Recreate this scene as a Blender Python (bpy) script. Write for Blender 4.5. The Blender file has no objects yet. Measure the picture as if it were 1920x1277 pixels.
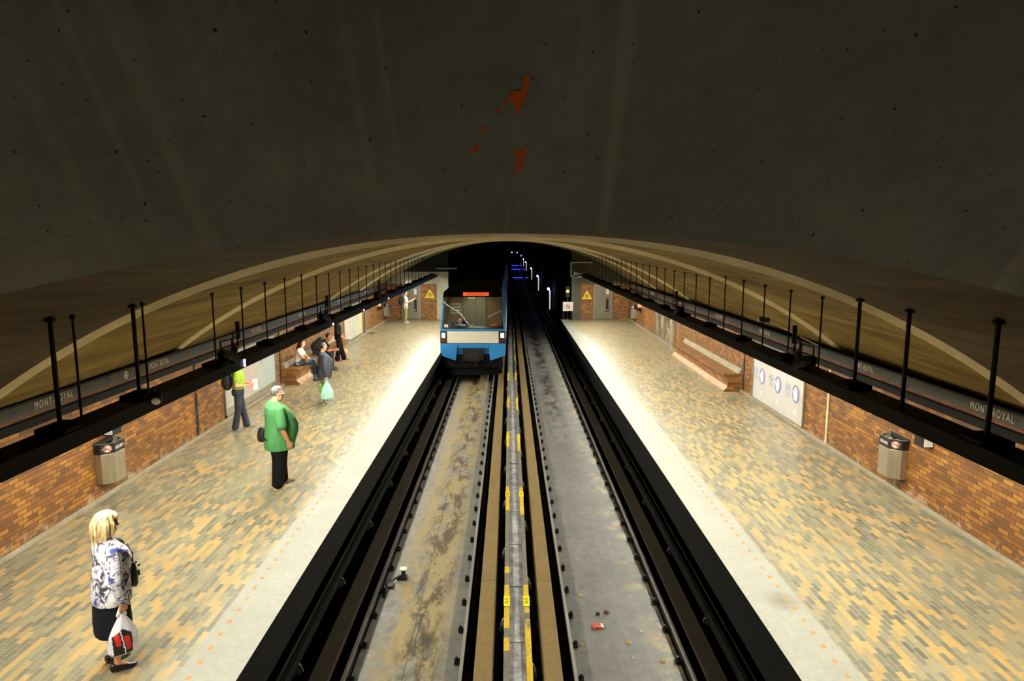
import bpy, bmesh, math, random
from mathutils import Vector, Matrix
from math import sin, cos, pi, sqrt, radians
random.seed(7)
SC = bpy.context.scene
COL = SC.collection

# ------------------------------------------------------------------ helpers
def s2l(c):
    return c/12.92 if c <= 0.04045 else ((c+0.055)/1.055)**2.4
def rgb(r, g, b):
    return (s2l(r/255), s2l(g/255), s2l(b/255), 1)
class MB:
    def __init__(s):
        s.v = []; s.f = []; s.m = []
    def add(s, vs, fs, m=0):
        o = len(s.v)
        s.v += [tuple(v) for v in vs]
        for f in fs:
            s.f.append(tuple(o+i for i in f)); s.m.append(m)
        return s
    def box(s, x0, x1, y0, y1, z0, z1, m=0):
        x0, x1 = min(x0, x1), max(x0, x1); y0, y1 = min(y0, y1), max(y0, y1); z0, z1 = min(z0, z1), max(z0, z1)
        v = [(x0,y0,z0),(x1,y0,z0),(x1,y1,z0),(x0,y1,z0),(x0,y0,z1),(x1,y0,z1),(x1,y1,z1),(x0,y1,z1)]
        return s.add(v, [(3,2,1,0),(4,5,6,7),(0,1,5,4),(1,2,6,5),(2,3,7,6),(3,0,4,7)], m)
    def obox(s, c, ax, h, m=0):
        c = Vector(c); A = [Vector(a).normalized()*k for a, k in zip(ax, h)]
        v = [c+A[0]*i+A[1]*j+A[2]*k for k in (-1,1) for i, j in ((-1,-1),(1,-1),(1,1),(-1,1))]
        return s.add(v, [(3,2,1,0),(4,5,6,7),(0,1,5,4),(1,2,6,5),(2,3,7,6),(3,0,4,7)], m)
    def prism(s, poly, axis, a, b, m=0):
        # polygon in the two other axes, extruded along axis
        def P(u, w, t):
            return {'x': (t,u,w), 'y': (u,t,w), 'z': (u,w,t)}[axis]
        n = len(poly)
        v = [P(u,w,a) for u, w in poly]+[P(u,w,b) for u, w in poly]
        f = [tuple(range(n)), tuple(range(2*n-1, n-1, -1))]+[(i, i+n, (i+1) % n+n, (i+1) % n) for i in range(n)]
        return s.add(v, f, m)
    def cyl(s, p0, p1, r0, r1=None, n=12, m=0, caps=True):
        r1 = r0 if r1 is None else r1
        p0 = Vector(p0); p1 = Vector(p1); d = (p1-p0).normalized()
        u = d.orthogonal().normalized(); w = d.cross(u)
        v = [p0+(u*cos(2*pi*i/n)+w*sin(2*pi*i/n))*r0 for i in range(n)]+[p1+(u*cos(2*pi*i/n)+w*sin(2*pi*i/n))*r1 for i in range(n)]
        f = [(i, (i+1) % n, (i+1) % n+n, i+n) for i in range(n)]
        if caps: f += [tuple(range(n-1, -1, -1)), tuple(range(n, 2*n))]
        return s.add(v, f, m)
    def tube(s, pts, r, n=8, m=0):
        for a, b in zip(pts[:-1], pts[1:]): s.cyl(a, b, r, r, n, m)
        return s
    def ball(s, c, r, n=12, k=8, m=0, R=None):
        if not hasattr(r, '__len__'): r = (r, r, r)
        c = Vector(c); v = []; f = []
        v.append((0,0,-1))
        for j in range(1, k):
            t = -pi/2+pi*j/k
            for i in range(n): v.append((cos(t)*cos(2*pi*i/n), cos(t)*sin(2*pi*i/n), sin(t)))
        v.append((0,0,1)); N = len(v)-1
        out = []
        for p in v:
            q = Vector((p[0]*r[0], p[1]*r[1], p[2]*r[2]))
            if R is not None: q = R @ q
            out.append(c+q)
        for i in range(n):
            f.append((0, 1+(i+1) % n, 1+i))
            f.append((N, N-n+i, N-n+(i+1) % n))
        for j in range(k-2):
            for i in range(n):
                a = 1+j*n+i; b = 1+j*n+(i+1) % n
                f.append((a, b, b+n, a+n))
        return s.add(out, f, m)
    def cap(s, p0, r0, p1, r1, n=12, m=0):
        s.cyl(p0, p1, r0, r1, n, m); s.ball(p0, r0, n, 8, m); s.ball(p1, r1, n, 8, m)
        return s
    def chain(s, pts, rs, n=12, m=0):
        for i in range(len(pts)-1):
            s.cyl(pts[i], pts[i+1], rs[i], rs[i+1], n, m)
        for p, r in zip(pts, rs): s.ball(p, r, n, 8, m)
        return s
    def loft(s, rings, m=0, caps=True, closed=True):
        n = len(rings[0]); v = [p for r in rings for p in r]; f = []
        for j in range(len(rings)-1):
            for i in range(n if closed else n-1):
                a = j*n+i; b = j*n+(i+1) % n
                f.append((a, b, b+n, a+n))
        if caps:
            f.append(tuple(range(n-1, -1, -1))); f.append(tuple(range((len(rings)-1)*n, len(rings)*n)))
        return s.add(v, f, m)
    def build(s, name, mats, parent=None, smooth=False, bevel=0, loc=None, off=None, seg=2, fixn=False):
        me = bpy.data.meshes.new(name)
        vs = s.v
        if off is not None:
            vs = [(v[0]-off[0], v[1]-off[1], v[2]-off[2]) for v in vs]
        me.from_pydata([tuple(v) for v in vs], [], s.f)
        if not isinstance(mats, (list, tuple)): mats = [mats]
        for mm in mats: me.materials.append(mm)
        me.polygons.foreach_set('material_index', s.m)
        if fixn:
            bm = bmesh.new(); bm.from_mesh(me); bmesh.ops.recalc_face_normals(bm, faces=bm.faces); bm.to_mesh(me); bm.free()
        if smooth: me.polygons.foreach_set('use_smooth', [True]*len(me.polygons))
        me.update()
        o = bpy.data.objects.new(name, me); COL.objects.link(o)
        if parent is not None: o.parent = parent
        if loc is not None: o.location = loc
        if bevel:
            b = o.modifiers.new('bevel', 'BEVEL'); b.width = bevel; b.segments = seg; b.limit_method = 'ANGLE'
        return o
def tag(o, label, cat, group=None):
    o['label'] = label; o['category'] = cat
    if group: o['group'] = group
    return o
def struct(o):
    o['kind'] = 'structure'; return o
def thing(name, label, cat, loc=(0,0,0), rz=0, group=None):
    o = bpy.data.objects.new(name, None); COL.objects.link(o)
    o.location = loc; o.rotation_euler = (0, 0, rz); o.empty_display_size = .1
    return tag(o, label, cat, group)
def copy_tree(o, parent=None):
    c = o.copy(); COL.objects.link(c); c.parent = parent
    for ch in list(o.children): copy_tree(ch, c)
    return c
def text_obj(name, txt, mat, parent, M4, size=.15, sx=1.0, depth=.003, align='CENTER', space=1.0):
    cu = bpy.data.curves.new('lettering', 'FONT'); cu.body = txt; cu.size = size
    cu.align_x = align; cu.align_y = 'CENTER'; cu.extrude = depth; cu.space_character = space; cu.resolution_u = 3
    t = bpy.data.objects.new('lettering', cu); COL.objects.link(t)
    bpy.context.view_layer.update()
    me = bpy.data.meshes.new_from_object(t.evaluated_get(bpy.context.evaluated_depsgraph_get()))
    bpy.data.objects.remove(t)
    me.transform(M4 @ Matrix.Diagonal((sx, 1, 1, 1)))
    me.materials.clear(); me.materials.append(mat)
    me.name = name
    o = bpy.data.objects.new(name, me); COL.objects.link(o)
    if parent is not None: o.parent = parent
    return o
def frame(origin, right, up):
    r = Vector(right).normalized(); u = Vector(up).normalized(); n = r.cross(u)
    m = Matrix((r, u, n)).transposed().to_4x4(); m.translation = Vector(origin)
    return m

# ------------------------------------------------------------------ materials
class NT:
    def __init__(s, name):
        s.mat = bpy.data.materials.new(name); s.mat.use_nodes = True
        s.t = s.mat.node_tree; s.b = s.t.nodes['Principled BSDF']
    def n(s, kind, **kw):
        nd = s.t.nodes.new(kind)
        for k, v in kw.items(): setattr(nd, k, v)
        return nd
    def l(s, a, b): s.t.links.new(a, b)
    def coord(s, scale=(1,1,1)):
        tc = s.n('ShaderNodeTexCoord'); mp = s.n('ShaderNodeMapping'); mp.inputs['Scale'].default_value = scale
        s.l(tc.outputs['Object'], mp.inputs['Vector']); return mp.outputs['Vector']
    def noise(s, vec, scale=5, detail=4, rough=.6, dist=0):
        nd = s.n('ShaderNodeTexNoise'); nd.inputs['Scale'].default_value = scale; nd.inputs['Detail'].default_value = detail
        nd.inputs['Roughness'].default_value = rough; nd.inputs['Distortion'].default_value = dist
        s.l(vec, nd.inputs['Vector']); return nd.outputs['Fac']
    def ramp(s, fac, stops, mode='LINEAR'):
        r = s.n('ShaderNodeValToRGB'); r.color_ramp.interpolation = mode
        e = r.color_ramp.elements
        while len(e) < len(stops): e.new(.5)
        for i, (p, c) in enumerate(stops):
            e[i].position = p; e[i].color = c if len(c) == 4 else (*c, 1)
        s.l(fac, r.inputs['Fac']); return r.outputs['Color']
    def mix(s, fac, a, b, mode='MIX'):
        m = s.n('ShaderNodeMix', data_type='RGBA', blend_type=mode)
        for sock, val in ((m.inputs['Factor'], fac), (m.inputs['A'], a), (m.inputs['B'], b)):
            pass
        F, A, B = m.inputs[0], m.inputs[6], m.inputs[7]
        for sock, val in ((F, fac), (A, a), (B, b)):
            if hasattr(val, 'links') or hasattr(val, 'is_linked'): s.l(val, sock)
            else: sock.default_value = val
        return m.outputs[2]
    def math(s, op, a, b=None, clamp=False):
        m = s.n('ShaderNodeMath', operation=op, use_clamp=clamp)
        for i, val in enumerate((a, b)):
            if val is None: continue
            if hasattr(val, 'is_linked'): s.l(val, m.inputs[i])
            else: m.inputs[i].default_value = val
        return m.outputs[0]
    def sep(s, vec):
        x = s.n('ShaderNodeSeparateXYZ'); s.l(vec, x.inputs[0]); return x.outputs
    def comb(s, x, y, z=0.0):
        c = s.n('ShaderNodeCombineXYZ')
        for i, val in enumerate((x, y, z)):
            if hasattr(val, 'is_linked'): s.l(val, c.inputs[i])
            else: c.inputs[i].default_value = val
        return c.outputs[0]
    def bump(s, h, strength=.3, dist=.02):
        b = s.n('ShaderNodeBump'); b.inputs['Strength'].default_value = strength; b.inputs['Distance'].default_value = dist
        s.l(h, b.inputs['Height']); s.l(b.outputs[0], s.b.inputs['Normal'])
    def fin(s, col=None, rough=.6, metal=0.0, spec=.5):
        if col is not None:
            if hasattr(col, 'is_linked'): s.l(col, s.b.inputs['Base Color'])
            else: s.b.inputs['Base Color'].default_value = col
        if hasattr(rough, 'is_linked'): s.l(rough, s.b.inputs['Roughness'])
        else: s.b.inputs['Roughness'].default_value = rough
        s.b.inputs['Metallic'].default_value = metal; s.b.inputs['Specular IOR Level'].default_value = spec
        return s.mat
def lin(c, k): return (min(1, c[0]*k), min(1, c[1]*k), min(1, c[2]*k), 1)
def simple(name, col, rough=.6, metal=0.0, var=.25, scale=12, bump=0.0, stretch=(1,1,1), spec=.5):
    t = NT(name); v = t.coord(stretch); f = t.noise(v, scale)
    c = t.ramp(f, [(.3, lin(col, 1-var)), (.7, lin(col, 1+var))])
    if bump: t.bump(t.noise(v, scale*6), bump, .01)
    return t.fin(c, rough, metal, spec)
def glow(name, col, strength):
    t = NT(name); t.b.inputs['Base Color'].default_value = col
    t.b.inputs['Emission Color'].default_value = col; t.b.inputs['Emission Strength'].default_value = strength
    return t.mat
def brick(name, ax, bw, bh, stops, mortar, msize, rough=.7, bump=.4, dirt=.35, spec=.4, zgrime=None):
    t = NT(name); v = t.coord(); X = t.sep(v)
    d = {'x': X[0], 'y': X[1], 'z': X[2]}
    vec = t.comb(d[ax[0]], d[ax[1]])
    b = t.n('ShaderNodeTexBrick'); b.offset = .5
    t.l(vec, b.inputs['Vector'])
    b.inputs['Color1'].default_value = (0,0,0,1); b.inputs['Color2'].default_value = (1,1,1,1); b.inputs['Mortar'].default_value = (.5,.5,.5,1)
    b.inputs['Scale'].default_value = 1; b.inputs['Mortar Size'].default_value = msize; b.inputs['Mortar Smooth'].default_value = .2
    b.inputs['Bias'].default_value = 0; b.inputs['Brick Width'].default_value = bw; b.inputs['Row Height'].default_value = bh
    c = t.ramp(b.outputs['Color'], stops)
    big = t.noise(v, .9, 4)
    c = t.mix(dirt, c, t.ramp(big, [(.3, (.35,.33,.3,1)), (.7, (1,1,1,1))]), 'MULTIPLY')
    fine = t.noise(v, 30, 3)
    c = t.mix(.3, c, t.ramp(fine, [(.3, (.55,.55,.55,1)), (.7, (1,1,1,1))]), 'MULTIPLY')
    c = t.mix(b.outputs['Fac'], c, mortar)
    if zgrime:      # pale mineral deposit creeping up the lowest courses
        z = t.math('SUBTRACT', zgrime, X[2]); z = t.math('MULTIPLY', z, 1/zgrime, True)
        g = t.ramp(t.noise(v, 6, 5), [(.52, (0,0,0,1)), (.62, (1,1,1,1))])
        c = t.mix(t.math('MULTIPLY', t.math('MULTIPLY', z, g), .8), c, rgb(190,175,150))
    h = t.math('SUBTRACT', 1.0, b.outputs['Fac'])
    t.bump(h, bump, .006)
    return t, c, big, v, X
# ------------------------------------------------------------------ material set
BR = [(.0, rgb(106,68,30)), (.3, rgb(128,82,34)), (.6, rgb(146,94,36)), (.85, rgb(168,112,40)), (1, rgb(176,124,44))]
t, c, *_ = brick('orange_brick', 'yz', .19, .068, BR, rgb(70,48,28), .006, .55, dirt=.5, zgrime=.25); M_BRICK = t.fin(c, .55)
t, c, *_ = brick('orange_brick_end', 'xz', .205, .068, BR, rgb(150,120,80), .006); M_BRICKX = t.fin(c, .6)
FL = [(.0, rgb(100,100,86)), (.3, rgb(122,119,100)), (.5, rgb(140,134,110)), (.66, rgb(154,141,106)), (.82, rgb(186,150,90)), (1, rgb(194,156,96))]
t, c, big, v, X = brick('platform_pavers', 'yx', .21, .068, FL, rgb(150,142,116), .004, .4, .25, .3)
# worn grey film over the bricks
w = t.ramp(t.noise(v, .55, 5, .65), [(.42, (0,0,0,1)), (.66, (1,1,1,1))])
c = t.mix(t.math('MULTIPLY', w, .45), c, rgb(150,146,120))
M_FLOOR = t.fin(c, .33, 0, .5)
def concrete(name, col, rough=.8, sc=1.2, contrast=.3, stretch=(1,1,1), bump=.2, streak=None, spec=.3):
    t = NT(name); v = t.coord(stretch)
    a = t.noise(v, sc, 6, .65); b = t.noise(v, sc*9, 5, .7)
    c = t.ramp(a, [(.25, lin(col, 1-contrast)), (.75, lin(col, 1+contrast))])
    c = t.mix(.5, c, t.ramp(b, [(.3, (.62,.62,.62,1)), (.7, (1,1,1,1))]), 'MULTIPLY')
    if streak:
        c = streak(t, c)
    t.bump(b, bump, .01)
    return t.fin(c, rough, 0, spec)
def edge_stain(t, c):
    v = t.coord(); X = t.sep(v)
    # one dark burn mark on the right strip, plus scattered scuffs
    dx = t.math('SUBTRACT', X[0], 3.22); dy = t.math('MULTIPLY', t.math('SUBTRACT', X[1], 7.55), .75)
    r = t.math('SQRT', t.math('ADD', t.math('MULTIPLY', dx, dx), t.math('MULTIPLY', dy, dy)))
    r = t.math('ADD', r, t.math('MULTIPLY', t.noise(v, 9, 4), .14))
    k = t.ramp(r, [(.07, (1,1,1,1)), (.30, (0,0,0,1))])
    c = t.mix(t.math('MULTIPLY', k, .8), c, rgb(96,84,48))
    s = t.ramp(t.noise(v, 3.2, 6, .7), [(.60, (0,0,0,1)), (.70, (1,1,1,1))])
    return t.mix(t.math('MULTIPLY', s, .35), c, rgb(120,118,92))
M_EDGE = concrete('pale_edge_concrete', rgb(144,143,128), .5, 1.5, .12, streak=edge_stain, spec=.5)
def vault_streak(t, c):
    v = t.coord((1.6,.10,1.6)); f = t.noise(v, 3.0, 6, .6)
    c = t.mix(.8, c, t.ramp(f, [(.35, (.35,.30,.22,1)), (.62, (1,1,1,1))]), 'MULTIPLY')
    return c
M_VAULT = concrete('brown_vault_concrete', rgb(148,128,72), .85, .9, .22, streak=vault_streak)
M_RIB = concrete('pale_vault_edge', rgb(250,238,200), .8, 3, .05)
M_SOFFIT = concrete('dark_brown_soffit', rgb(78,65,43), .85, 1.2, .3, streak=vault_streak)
def bulk_streak(t, c):
    v = t.coord((3.2,.10,.10)); f = t.noise(v, 1.7, 3, .5)
    c = t.mix(t.ramp(f, [(.57, (0,0,0,1)), (.74, (.5,.5,.5,1))]), c, rgb(192,196,190))
    p = t.noise(t.coord(), 26, 2, .5)
    c = t.mix(t.ramp(p, [(.24, (.9,.9,.9,1)), (.29, (0,0,0,1))]), c, rgb(26,26,20))
    return c
M_BULK = concrete('grey_bulkhead_concrete', rgb(162,166,164), .9, .8, .25, streak=bulk_streak)
M_ORANGE = simple('orange_paint', rgb(255,112,28), .5, 0, .15, 20)
M_TUN = concrete('sooty_tunnel_and_shade_concrete', rgb(44,43,40), .85, .8, .3)
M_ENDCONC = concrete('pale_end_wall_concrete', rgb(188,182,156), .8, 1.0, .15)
M_PITWALL = concrete('soot_and_shade_concrete', rgb(26,25,22), .9, 1.5, .3)  # soot, with the shade below the platforms put into the same near-black
M_PLINTH = concrete('grey_plinth_cement', rgb(150,140,118), .85, 4, .25)
def grime(t, c, k=.55):
    f = t.noise(t.coord((1,.7,1)), 7, 8, .75)
    c = t.mix(k, c, t.ramp(f, [(.34, (.25,.24,.22,1)), (.60, (1,1,1,1))]), 'MULTIPLY')
    q = t.noise(t.coord(), 34, 3, .6)
    return t.mix(t.ramp(q, [(.70, (0,0,0,1)), (.74, (.8,.8,.8,1))]), c, rgb(30,28,24))
def bed_left(t, c):
    c = grime(t, c)
    v = t.coord((1.3,.45,1)); X = t.sep(t.coord())
    # ochre deposit down the middle, black oil on top of it
    q = t.math('ABSOLUTE', t.math('ADD', X[0], 1.32))
    q = t.math('SUBTRACT', .62, q); q = t.math('MULTIPLY', q, 3.0, True)
    f = t.ramp(t.noise(v, 2.2, 7, .7), [(.40, (0,0,0,1)), (.52, (1,1,1,1))])
    c = t.mix(t.math('MULTIPLY', t.math('MULTIPLY', f, q), .85), c, rgb(140,122,76))
    f2 = t.ramp(t.noise(t.coord((1.6,.5,1)), 2.6, 7, .75, .4), [(.47, (0,0,0,1)), (.57, (1,1,1,1))])
    q2 = t.math('ABSOLUTE', t.math('ADD', X[0], 1.22)); q2 = t.math('MULTIPLY', t.math('SUBTRACT', .42, q2), 4.0, True)
    c = t.mix(t.math('MULTIPLY', t.math('MULTIPLY', f2, q2), .85), c, rgb(48,36,14))
    bx = t.math('MULTIPLY', t.math('ADD', X[0], 1.14), 3.2); by = t.math('MULTIPLY', t.math('SUBTRACT', X[1], 8.75), 1.15)
    rr = t.math('SQRT', t.math('ADD', t.math('MULTIPLY', bx, bx), t.math('MULTIPLY', by, by)))
    rr = t.math('ADD', rr, t.math('MULTIPLY', t.noise(t.coord((1.6,.6,1)), 5, 6, .7), .9))
    c = t.mix(t.ramp(rr, [(.55, (.9,.9,.9,1)), (.95, (0,0,0,1))]), c, rgb(44,33,12))
    # construction joints
    s = t.math('ABSOLUTE', t.math('ADD', X[0], 1.36)); s = t.math('LESS_THAN', s, .008)
    return t.mix(t.math('MULTIPLY', s, .6), c, rgb(50,44,28))
M_BEDL = concrete('stained_track_slab', rgb(124,123,116), .6, 1.4, .25, streak=bed_left)
def bed_right(t, c):
    c = grime(t, c, .45)
    v = t.coord((1,.5,1)); X = t.sep(t.coord())
    w = t.math('MULTIPLY', t.math('SUBTRACT', X[1], 16.5), .3, True)
    q = t.math('ABSOLUTE', t.math('SUBTRACT', X[0], 1.45)); q = t.math('MULTIPLY', t.math('SUBTRACT', .36, q), 4.0, True)
    f = t.ramp(t.noise(v, 1.6, 6, .7, .3), [(.46, (0,0,0,1)), (.52, (1,1,1,1))])
    c = t.mix(t.math('MULTIPLY', t.math('MULTIPLY', f, q), t.math('MULTIPLY', w, .88)), c, rgb(20,20,18))
    g = t.ramp(t.noise(t.coord((1,1,1)), 2.2, 6, .7), [(.5, (0,0,0,1)), (.6, (1,1,1,1))])
    e = t.math('MULTIPLY', t.math('SUBTRACT', X[0], 1.75), 3.0, True)
    c = t.mix(t.math('MULTIPLY', t.math('MULTIPLY', g, e), .6), c, rgb(160,146,104))
    k = t.ramp(t.noise(t.coord(), 26, 4, .7), [(.68, (0,0,0,1)), (.73, (1,1,1,1))])
    return t.mix(t.math('MULTIPLY', k, .5), c, rgb(40,40,40))
M_BEDR = concrete('grey_track_slab', rgb(108,107,102), .5, .9, .25, streak=bed_right)
M_BEDC = concrete('blotched_centre_slab', rgb(160,160,160), .6, 3.5, .45, streak=lambda t, c: grime(t, c, .85))
def roll_joint(t, c):
    v = t.coord(); X = t.sep(v)
    m = t.math('MODULO', t.math('ADD', X[1], 100.4), 3.9); m = t.math('LESS_THAN', m, .014)
    b = t.noise(t.coord((1,1,1)), 60, 2)
    c = t.mix(.4, c, t.ramp(b, [(.4, (.55,.5,.4,1)), (.6, (1,1,1,1))]), 'MULTIPLY')
    return t.mix(m, c, rgb(40,28,12))
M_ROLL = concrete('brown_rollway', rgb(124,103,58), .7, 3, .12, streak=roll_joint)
M_ROLLD = concrete('shaded_rollway', rgb(62,54,40), .75, 3, .2, streak=roll_joint)  # outer strips: platform shade put into a darker copy of the rollway colour
M_RAIL = simple('worn_rail_steel', rgb(140,137,128), .45, .5, .2, 6, stretch=(1,.1,1))
M_RAILD = simple('dark_rail_steel', rgb(46,44,40), .55, .7, .3, 6)
M_GUIDE = simple('grey_guide_bar', rgb(112,109,94), .5, .2, .25, 4, stretch=(1,.4,1))
def yellow_worn():
    t = NT('worn_yellow_paint'); v = t.coord((1,.35,1)); f = t.noise(v, 9, 6, .7)
    c = t.ramp(f, [(.42, rgb(128,122,92)), (.47, rgb(190,156,24)), (.8, rgb(224,190,30))])
    return t.fin(c, .5)
M_YEL = yellow_worn()
M_YELPLATE = simple('yellow_plate', rgb(244,222,20), .4, 0, .08)
M_BLACK = simple('matt_black_metal', rgb(20,20,19), .55, .3, .3, 6)
M_BEAM = simple('black_fixture_paint', rgb(8,8,8), .6, 0, .4, 3, stretch=(1,.3,1), spec=.15)
M_RUBBER = simple('black_rubber', rgb(18,18,18), .7)
M_WHITE = simple('white_enamel', rgb(225,222,212), .4, 0, .06)
M_STEEL = simple('brushed_steel', rgb(176,168,146), .38, .85, .12, 20, stretch=(1,1,.1))
M_DOOR = simple('grey_door_paint', rgb(128,122,104), .45, .3, .12, 3)
M_FRAME = simple('aluminium_frame', rgb(150,146,132), .4, .7, .1)
M_SIGN = simple('grey_sign_band', rgb(78,80,80), .5, 0, .15, 5)
M_LETTER = simple('white_lettering', rgb(238,234,220), .5, 0, .05)
M_TILE = simple('red_brown_cap_tile', rgb(128,76,46), .6, 0, .3, 5)
M_RED = simple('red_print', rgb(206,40,28), .5, 0, .1)
M_INK = simple('black_ink', rgb(14,14,14), .6, 0, .1)
M_WARN = simple('warning_yellow', rgb(246,208,10), .4, 0, .06)
M_TUBE = glow('fluorescent_tube', (1, .955, .825, 1), 310)
M_REFL = simple('white_reflector', rgb(215,215,205), .4, 0, .05)
M_LED = glow('blue_white_lamp', (.55, .55, 1, 1), 9)
M_LEDW = glow('white_lamp', (1, .97, .9, 1), 5)

# ------------------------------------------------------------------ dimensions
XL, XR = -6.73, 6.60           # brick walls
EL, ER = -2.65, 2.83           # platform edges
YS, YE = -5.0, 37.6            # near and far end of the built station
CZ, RV = 4.27, 11.2            # vault crown and radius
def vz(x, up=0.0, R=RV): return CZ+up-(R-sqrt(R*R-x*x))

# ------------------------------------------------------------------ setting
def ceil_z(x, y):
    for b0, b1 in zip(bays[:-1], bays[1:]):
        if b0 <= y <= b1:
            k = (y-b0)/(b1-b0); fi = b0 == bays[0]; la = b1 == bays[-1]
            rise = 0 if la else .085; u0 = .005 if fi else 0
            return vz(x, u0+(rise-u0)*(k**3 if fi else k), RV+(14.0-RV)*(1-k)**4 if fi else RV)
    return 5.0
bays = [4.6, 8.35, 13.75, 25.4, 30.9, YE]
def platform(x0, x1, xe, name):
    m = MB(); m.box(x0, x1, YS, YE, -.3, 0)
    return struct(m.build(name, M_FLOOR))
ws = .62
platform(XL-.3, EL-ws, EL, 'floor')
platform(ER+ws, XR+.3, ER, 'floor')
def edge(x0, x1, dotx, name):
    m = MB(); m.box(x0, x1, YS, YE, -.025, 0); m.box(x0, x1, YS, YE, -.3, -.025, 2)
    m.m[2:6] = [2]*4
    for k in range(-10, 90):
        y = 6.63+.25*k
        if y > YE-.3: break
        n = 10
        m.add([(dotx+.026*cos(2*pi*i/n), y+.038*sin(2*pi*i/n), .002) for i in range(n)], [tuple(range(n))], 1)
    return struct(m.build(name, [M_EDGE, M_ORDOT, M_PITWALL]))
M_ORDOT = simple('orange_dot_paint', rgb(226,112,30), .5, 0, .25, 3)
edge(EL-ws, EL, -3.13, 'trim_1'); edge(ER, ER+ws, 3.30, 'trim_2')
m = MB()
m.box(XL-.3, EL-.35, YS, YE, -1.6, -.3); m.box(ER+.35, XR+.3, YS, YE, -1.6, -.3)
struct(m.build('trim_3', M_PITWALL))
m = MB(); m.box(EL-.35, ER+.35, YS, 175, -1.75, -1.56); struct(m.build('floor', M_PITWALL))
m = MB(); m.box(-2.02, -.655, YS, 175, -1.56, -1.27); struct(m.build('floor', M_BEDL))
m = MB(); m.box(.865, 2.245, YS, 175, -1.56, -1.27); struct(m.build('floor', M_BEDR))
m = MB()
y = YS
while y < 80:
    m.box(.0, .21, y, y+1.46, -1.56, -1.10-.02*(random.random())); y += 1.5
struct(m.build('floor', M_BEDC))
# brick side walls with plinth and capping
def side_wall(x, sgn, nm, pl, cap):
    m = MB(); m.box(x, x+sgn*.3, YS, YE, 0, 1.80); struct(m.build(nm, M_BRICK))
    m = MB(); ba, bb = (19.94, 26.21) if sgn < 0 else (18.99, 25.31)
    m.box(x, x-sgn*.055, YS, ba, 0, .075); m.box(x, x-sgn*.055, bb, YE, 0, .075); struct(m.build(pl, M_PLINTH, bevel=.012))
    m = MB(); m.box(x-sgn*.02, x+sgn*.3, YS, YE, 1.80, 1.83); struct(m.build(cap, M_TILE))
side_wall(XL, -1, 'wall_left', 'baseboard_left', 'trim_4')
side_wall(XR, 1, 'wall_right', 'baseboard_right', 'trim_5')
# black conduit trough below the name band
for x, sgn, nm in ((XL, 1, 'trim_6'), (XR, -1, 'trim_7')):
    m = MB(); m.box(x, x+sgn*.07, YS, YE-.4, 1.645, 1.77); struct(m.build(nm, M_BEAM, bevel=.008))
# vault: saw-tooth bays, each rising to a pale downstand edge
bays = [4.6, 8.35, 13.75, 25.4, 30.9, YE]
NX = 72
xs = [-7.05+14.1*i/NX for i in range(NX+1)]
m = MB()
for bi in range(len(bays)-1):
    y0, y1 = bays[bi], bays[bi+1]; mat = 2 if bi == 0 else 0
    last = bi == len(bays)-2
    rise = .085 if not last else .0
    NY = 14 if bi == 0 else 6
    rows = []
    for j in range(NY+1):
        k = j/NY
        R = RV+(14.0-RV)*(1-k)**4 if bi == 0 else RV
        up0 = .005 if bi == 0 else 0
        rows.append([(x, max(y0+(y1-y0)*k, y0+(.07 if bi and j == 0 else 0)), vz(x, up0+(rise-up0)*(k**3 if bi == 0 else k), R)) for x in xs])
    m.loft([r[::-1] for r in rows], mat, caps=False, closed=False)
    if not last:
        m.loft([[(x, y1, vz(x, rise)) for x in xs][::-1], [(x, y1+.07, vz(x, 0)) for x in xs][::-1]], 1, caps=False, closed=False)
        m.loft([[(x, y1+.07, vz(x, 0)) for x in xs][::-1], [(x, y1+.10, vz(x, 0)) for x in xs][::-1]], 1, caps=False, closed=False)
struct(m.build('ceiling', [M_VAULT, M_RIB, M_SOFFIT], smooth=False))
# sloping bulkhead in front of the vault, with splashes of orange paint
A = radians(52)
def bulk(x, tt, lift=0.0):
    z0 = CZ+.005-(14-sqrt(196-x*x)) if abs(x) < 13 else 0
    return (x, bays[0]-cos(A)*tt-sin(A)*lift, z0+sin(A)*tt-cos(A)*lift)
m = MB(); bx_ = [-8.4+16.8*i/60 for i in range(61)]
m.loft([[bulk(x, tt) for x in bx_] for tt in (0, .5, 1, 2, 3, 4.2)], 0, caps=False, closed=False)
m.loft([[bulk(x, 4.2) for x in bx_], [(x, YS, 7.7) for x in bx_]], 0, caps=False, closed=False)
splash = [
 [(.101,1.071),(.113,1.054),(.112,1.026),(.102,.993),(.098,.926),(.079,.913),(.064,.883),(.06,.841),(.045,.837),(.035,.865),(.023,.896),(.007,.915),(-.018,.902),(-.028,.913),(-.014,.934),(.001,.947),(.007,.968),(.034,.985),(.062,.978),(.078,.993),(.074,1.018),(.067,1.038),(.081,1.062)],
 [(-.054,.885),(-.048,.874),(-.059,.843),(-.069,.845),(-.072,.865)],
 [(-.134,.77),(-.133,.732),(-.146,.726),(-.158,.741),(-.151,.759)],
 [(-.177,.667),(-.187,.601),(-.207,.585),(-.237,.599),(-.247,.605),(-.215,.615),(-.197,.648)],
 [(.101,.62),(.105,.591),(.093,.567),(.084,.557),(.081,.474),(.064,.469),(.046,.472),(.042,.423),(.031,.407),(.029,.443),(.042,.493),(.037,.548),(.031,.582),(.045,.607),(.071,.615)],
 [(-.429,.64),(-.428,.62),(-.435,.618),(-.437,.634)], [(-.076,.498),(-.067,.488),(-.074,.479),(-.083,.491)], [(-.161,.392),(-.157,.38),(-.166,.376)]]
for s in splash:
    m.add([bulk(x, tt, .004) for x, tt in s], [tuple(range(len(s)))], 1)
struct(m.build('wall_front', [M_BULK, M_ORANGE]))
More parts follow.
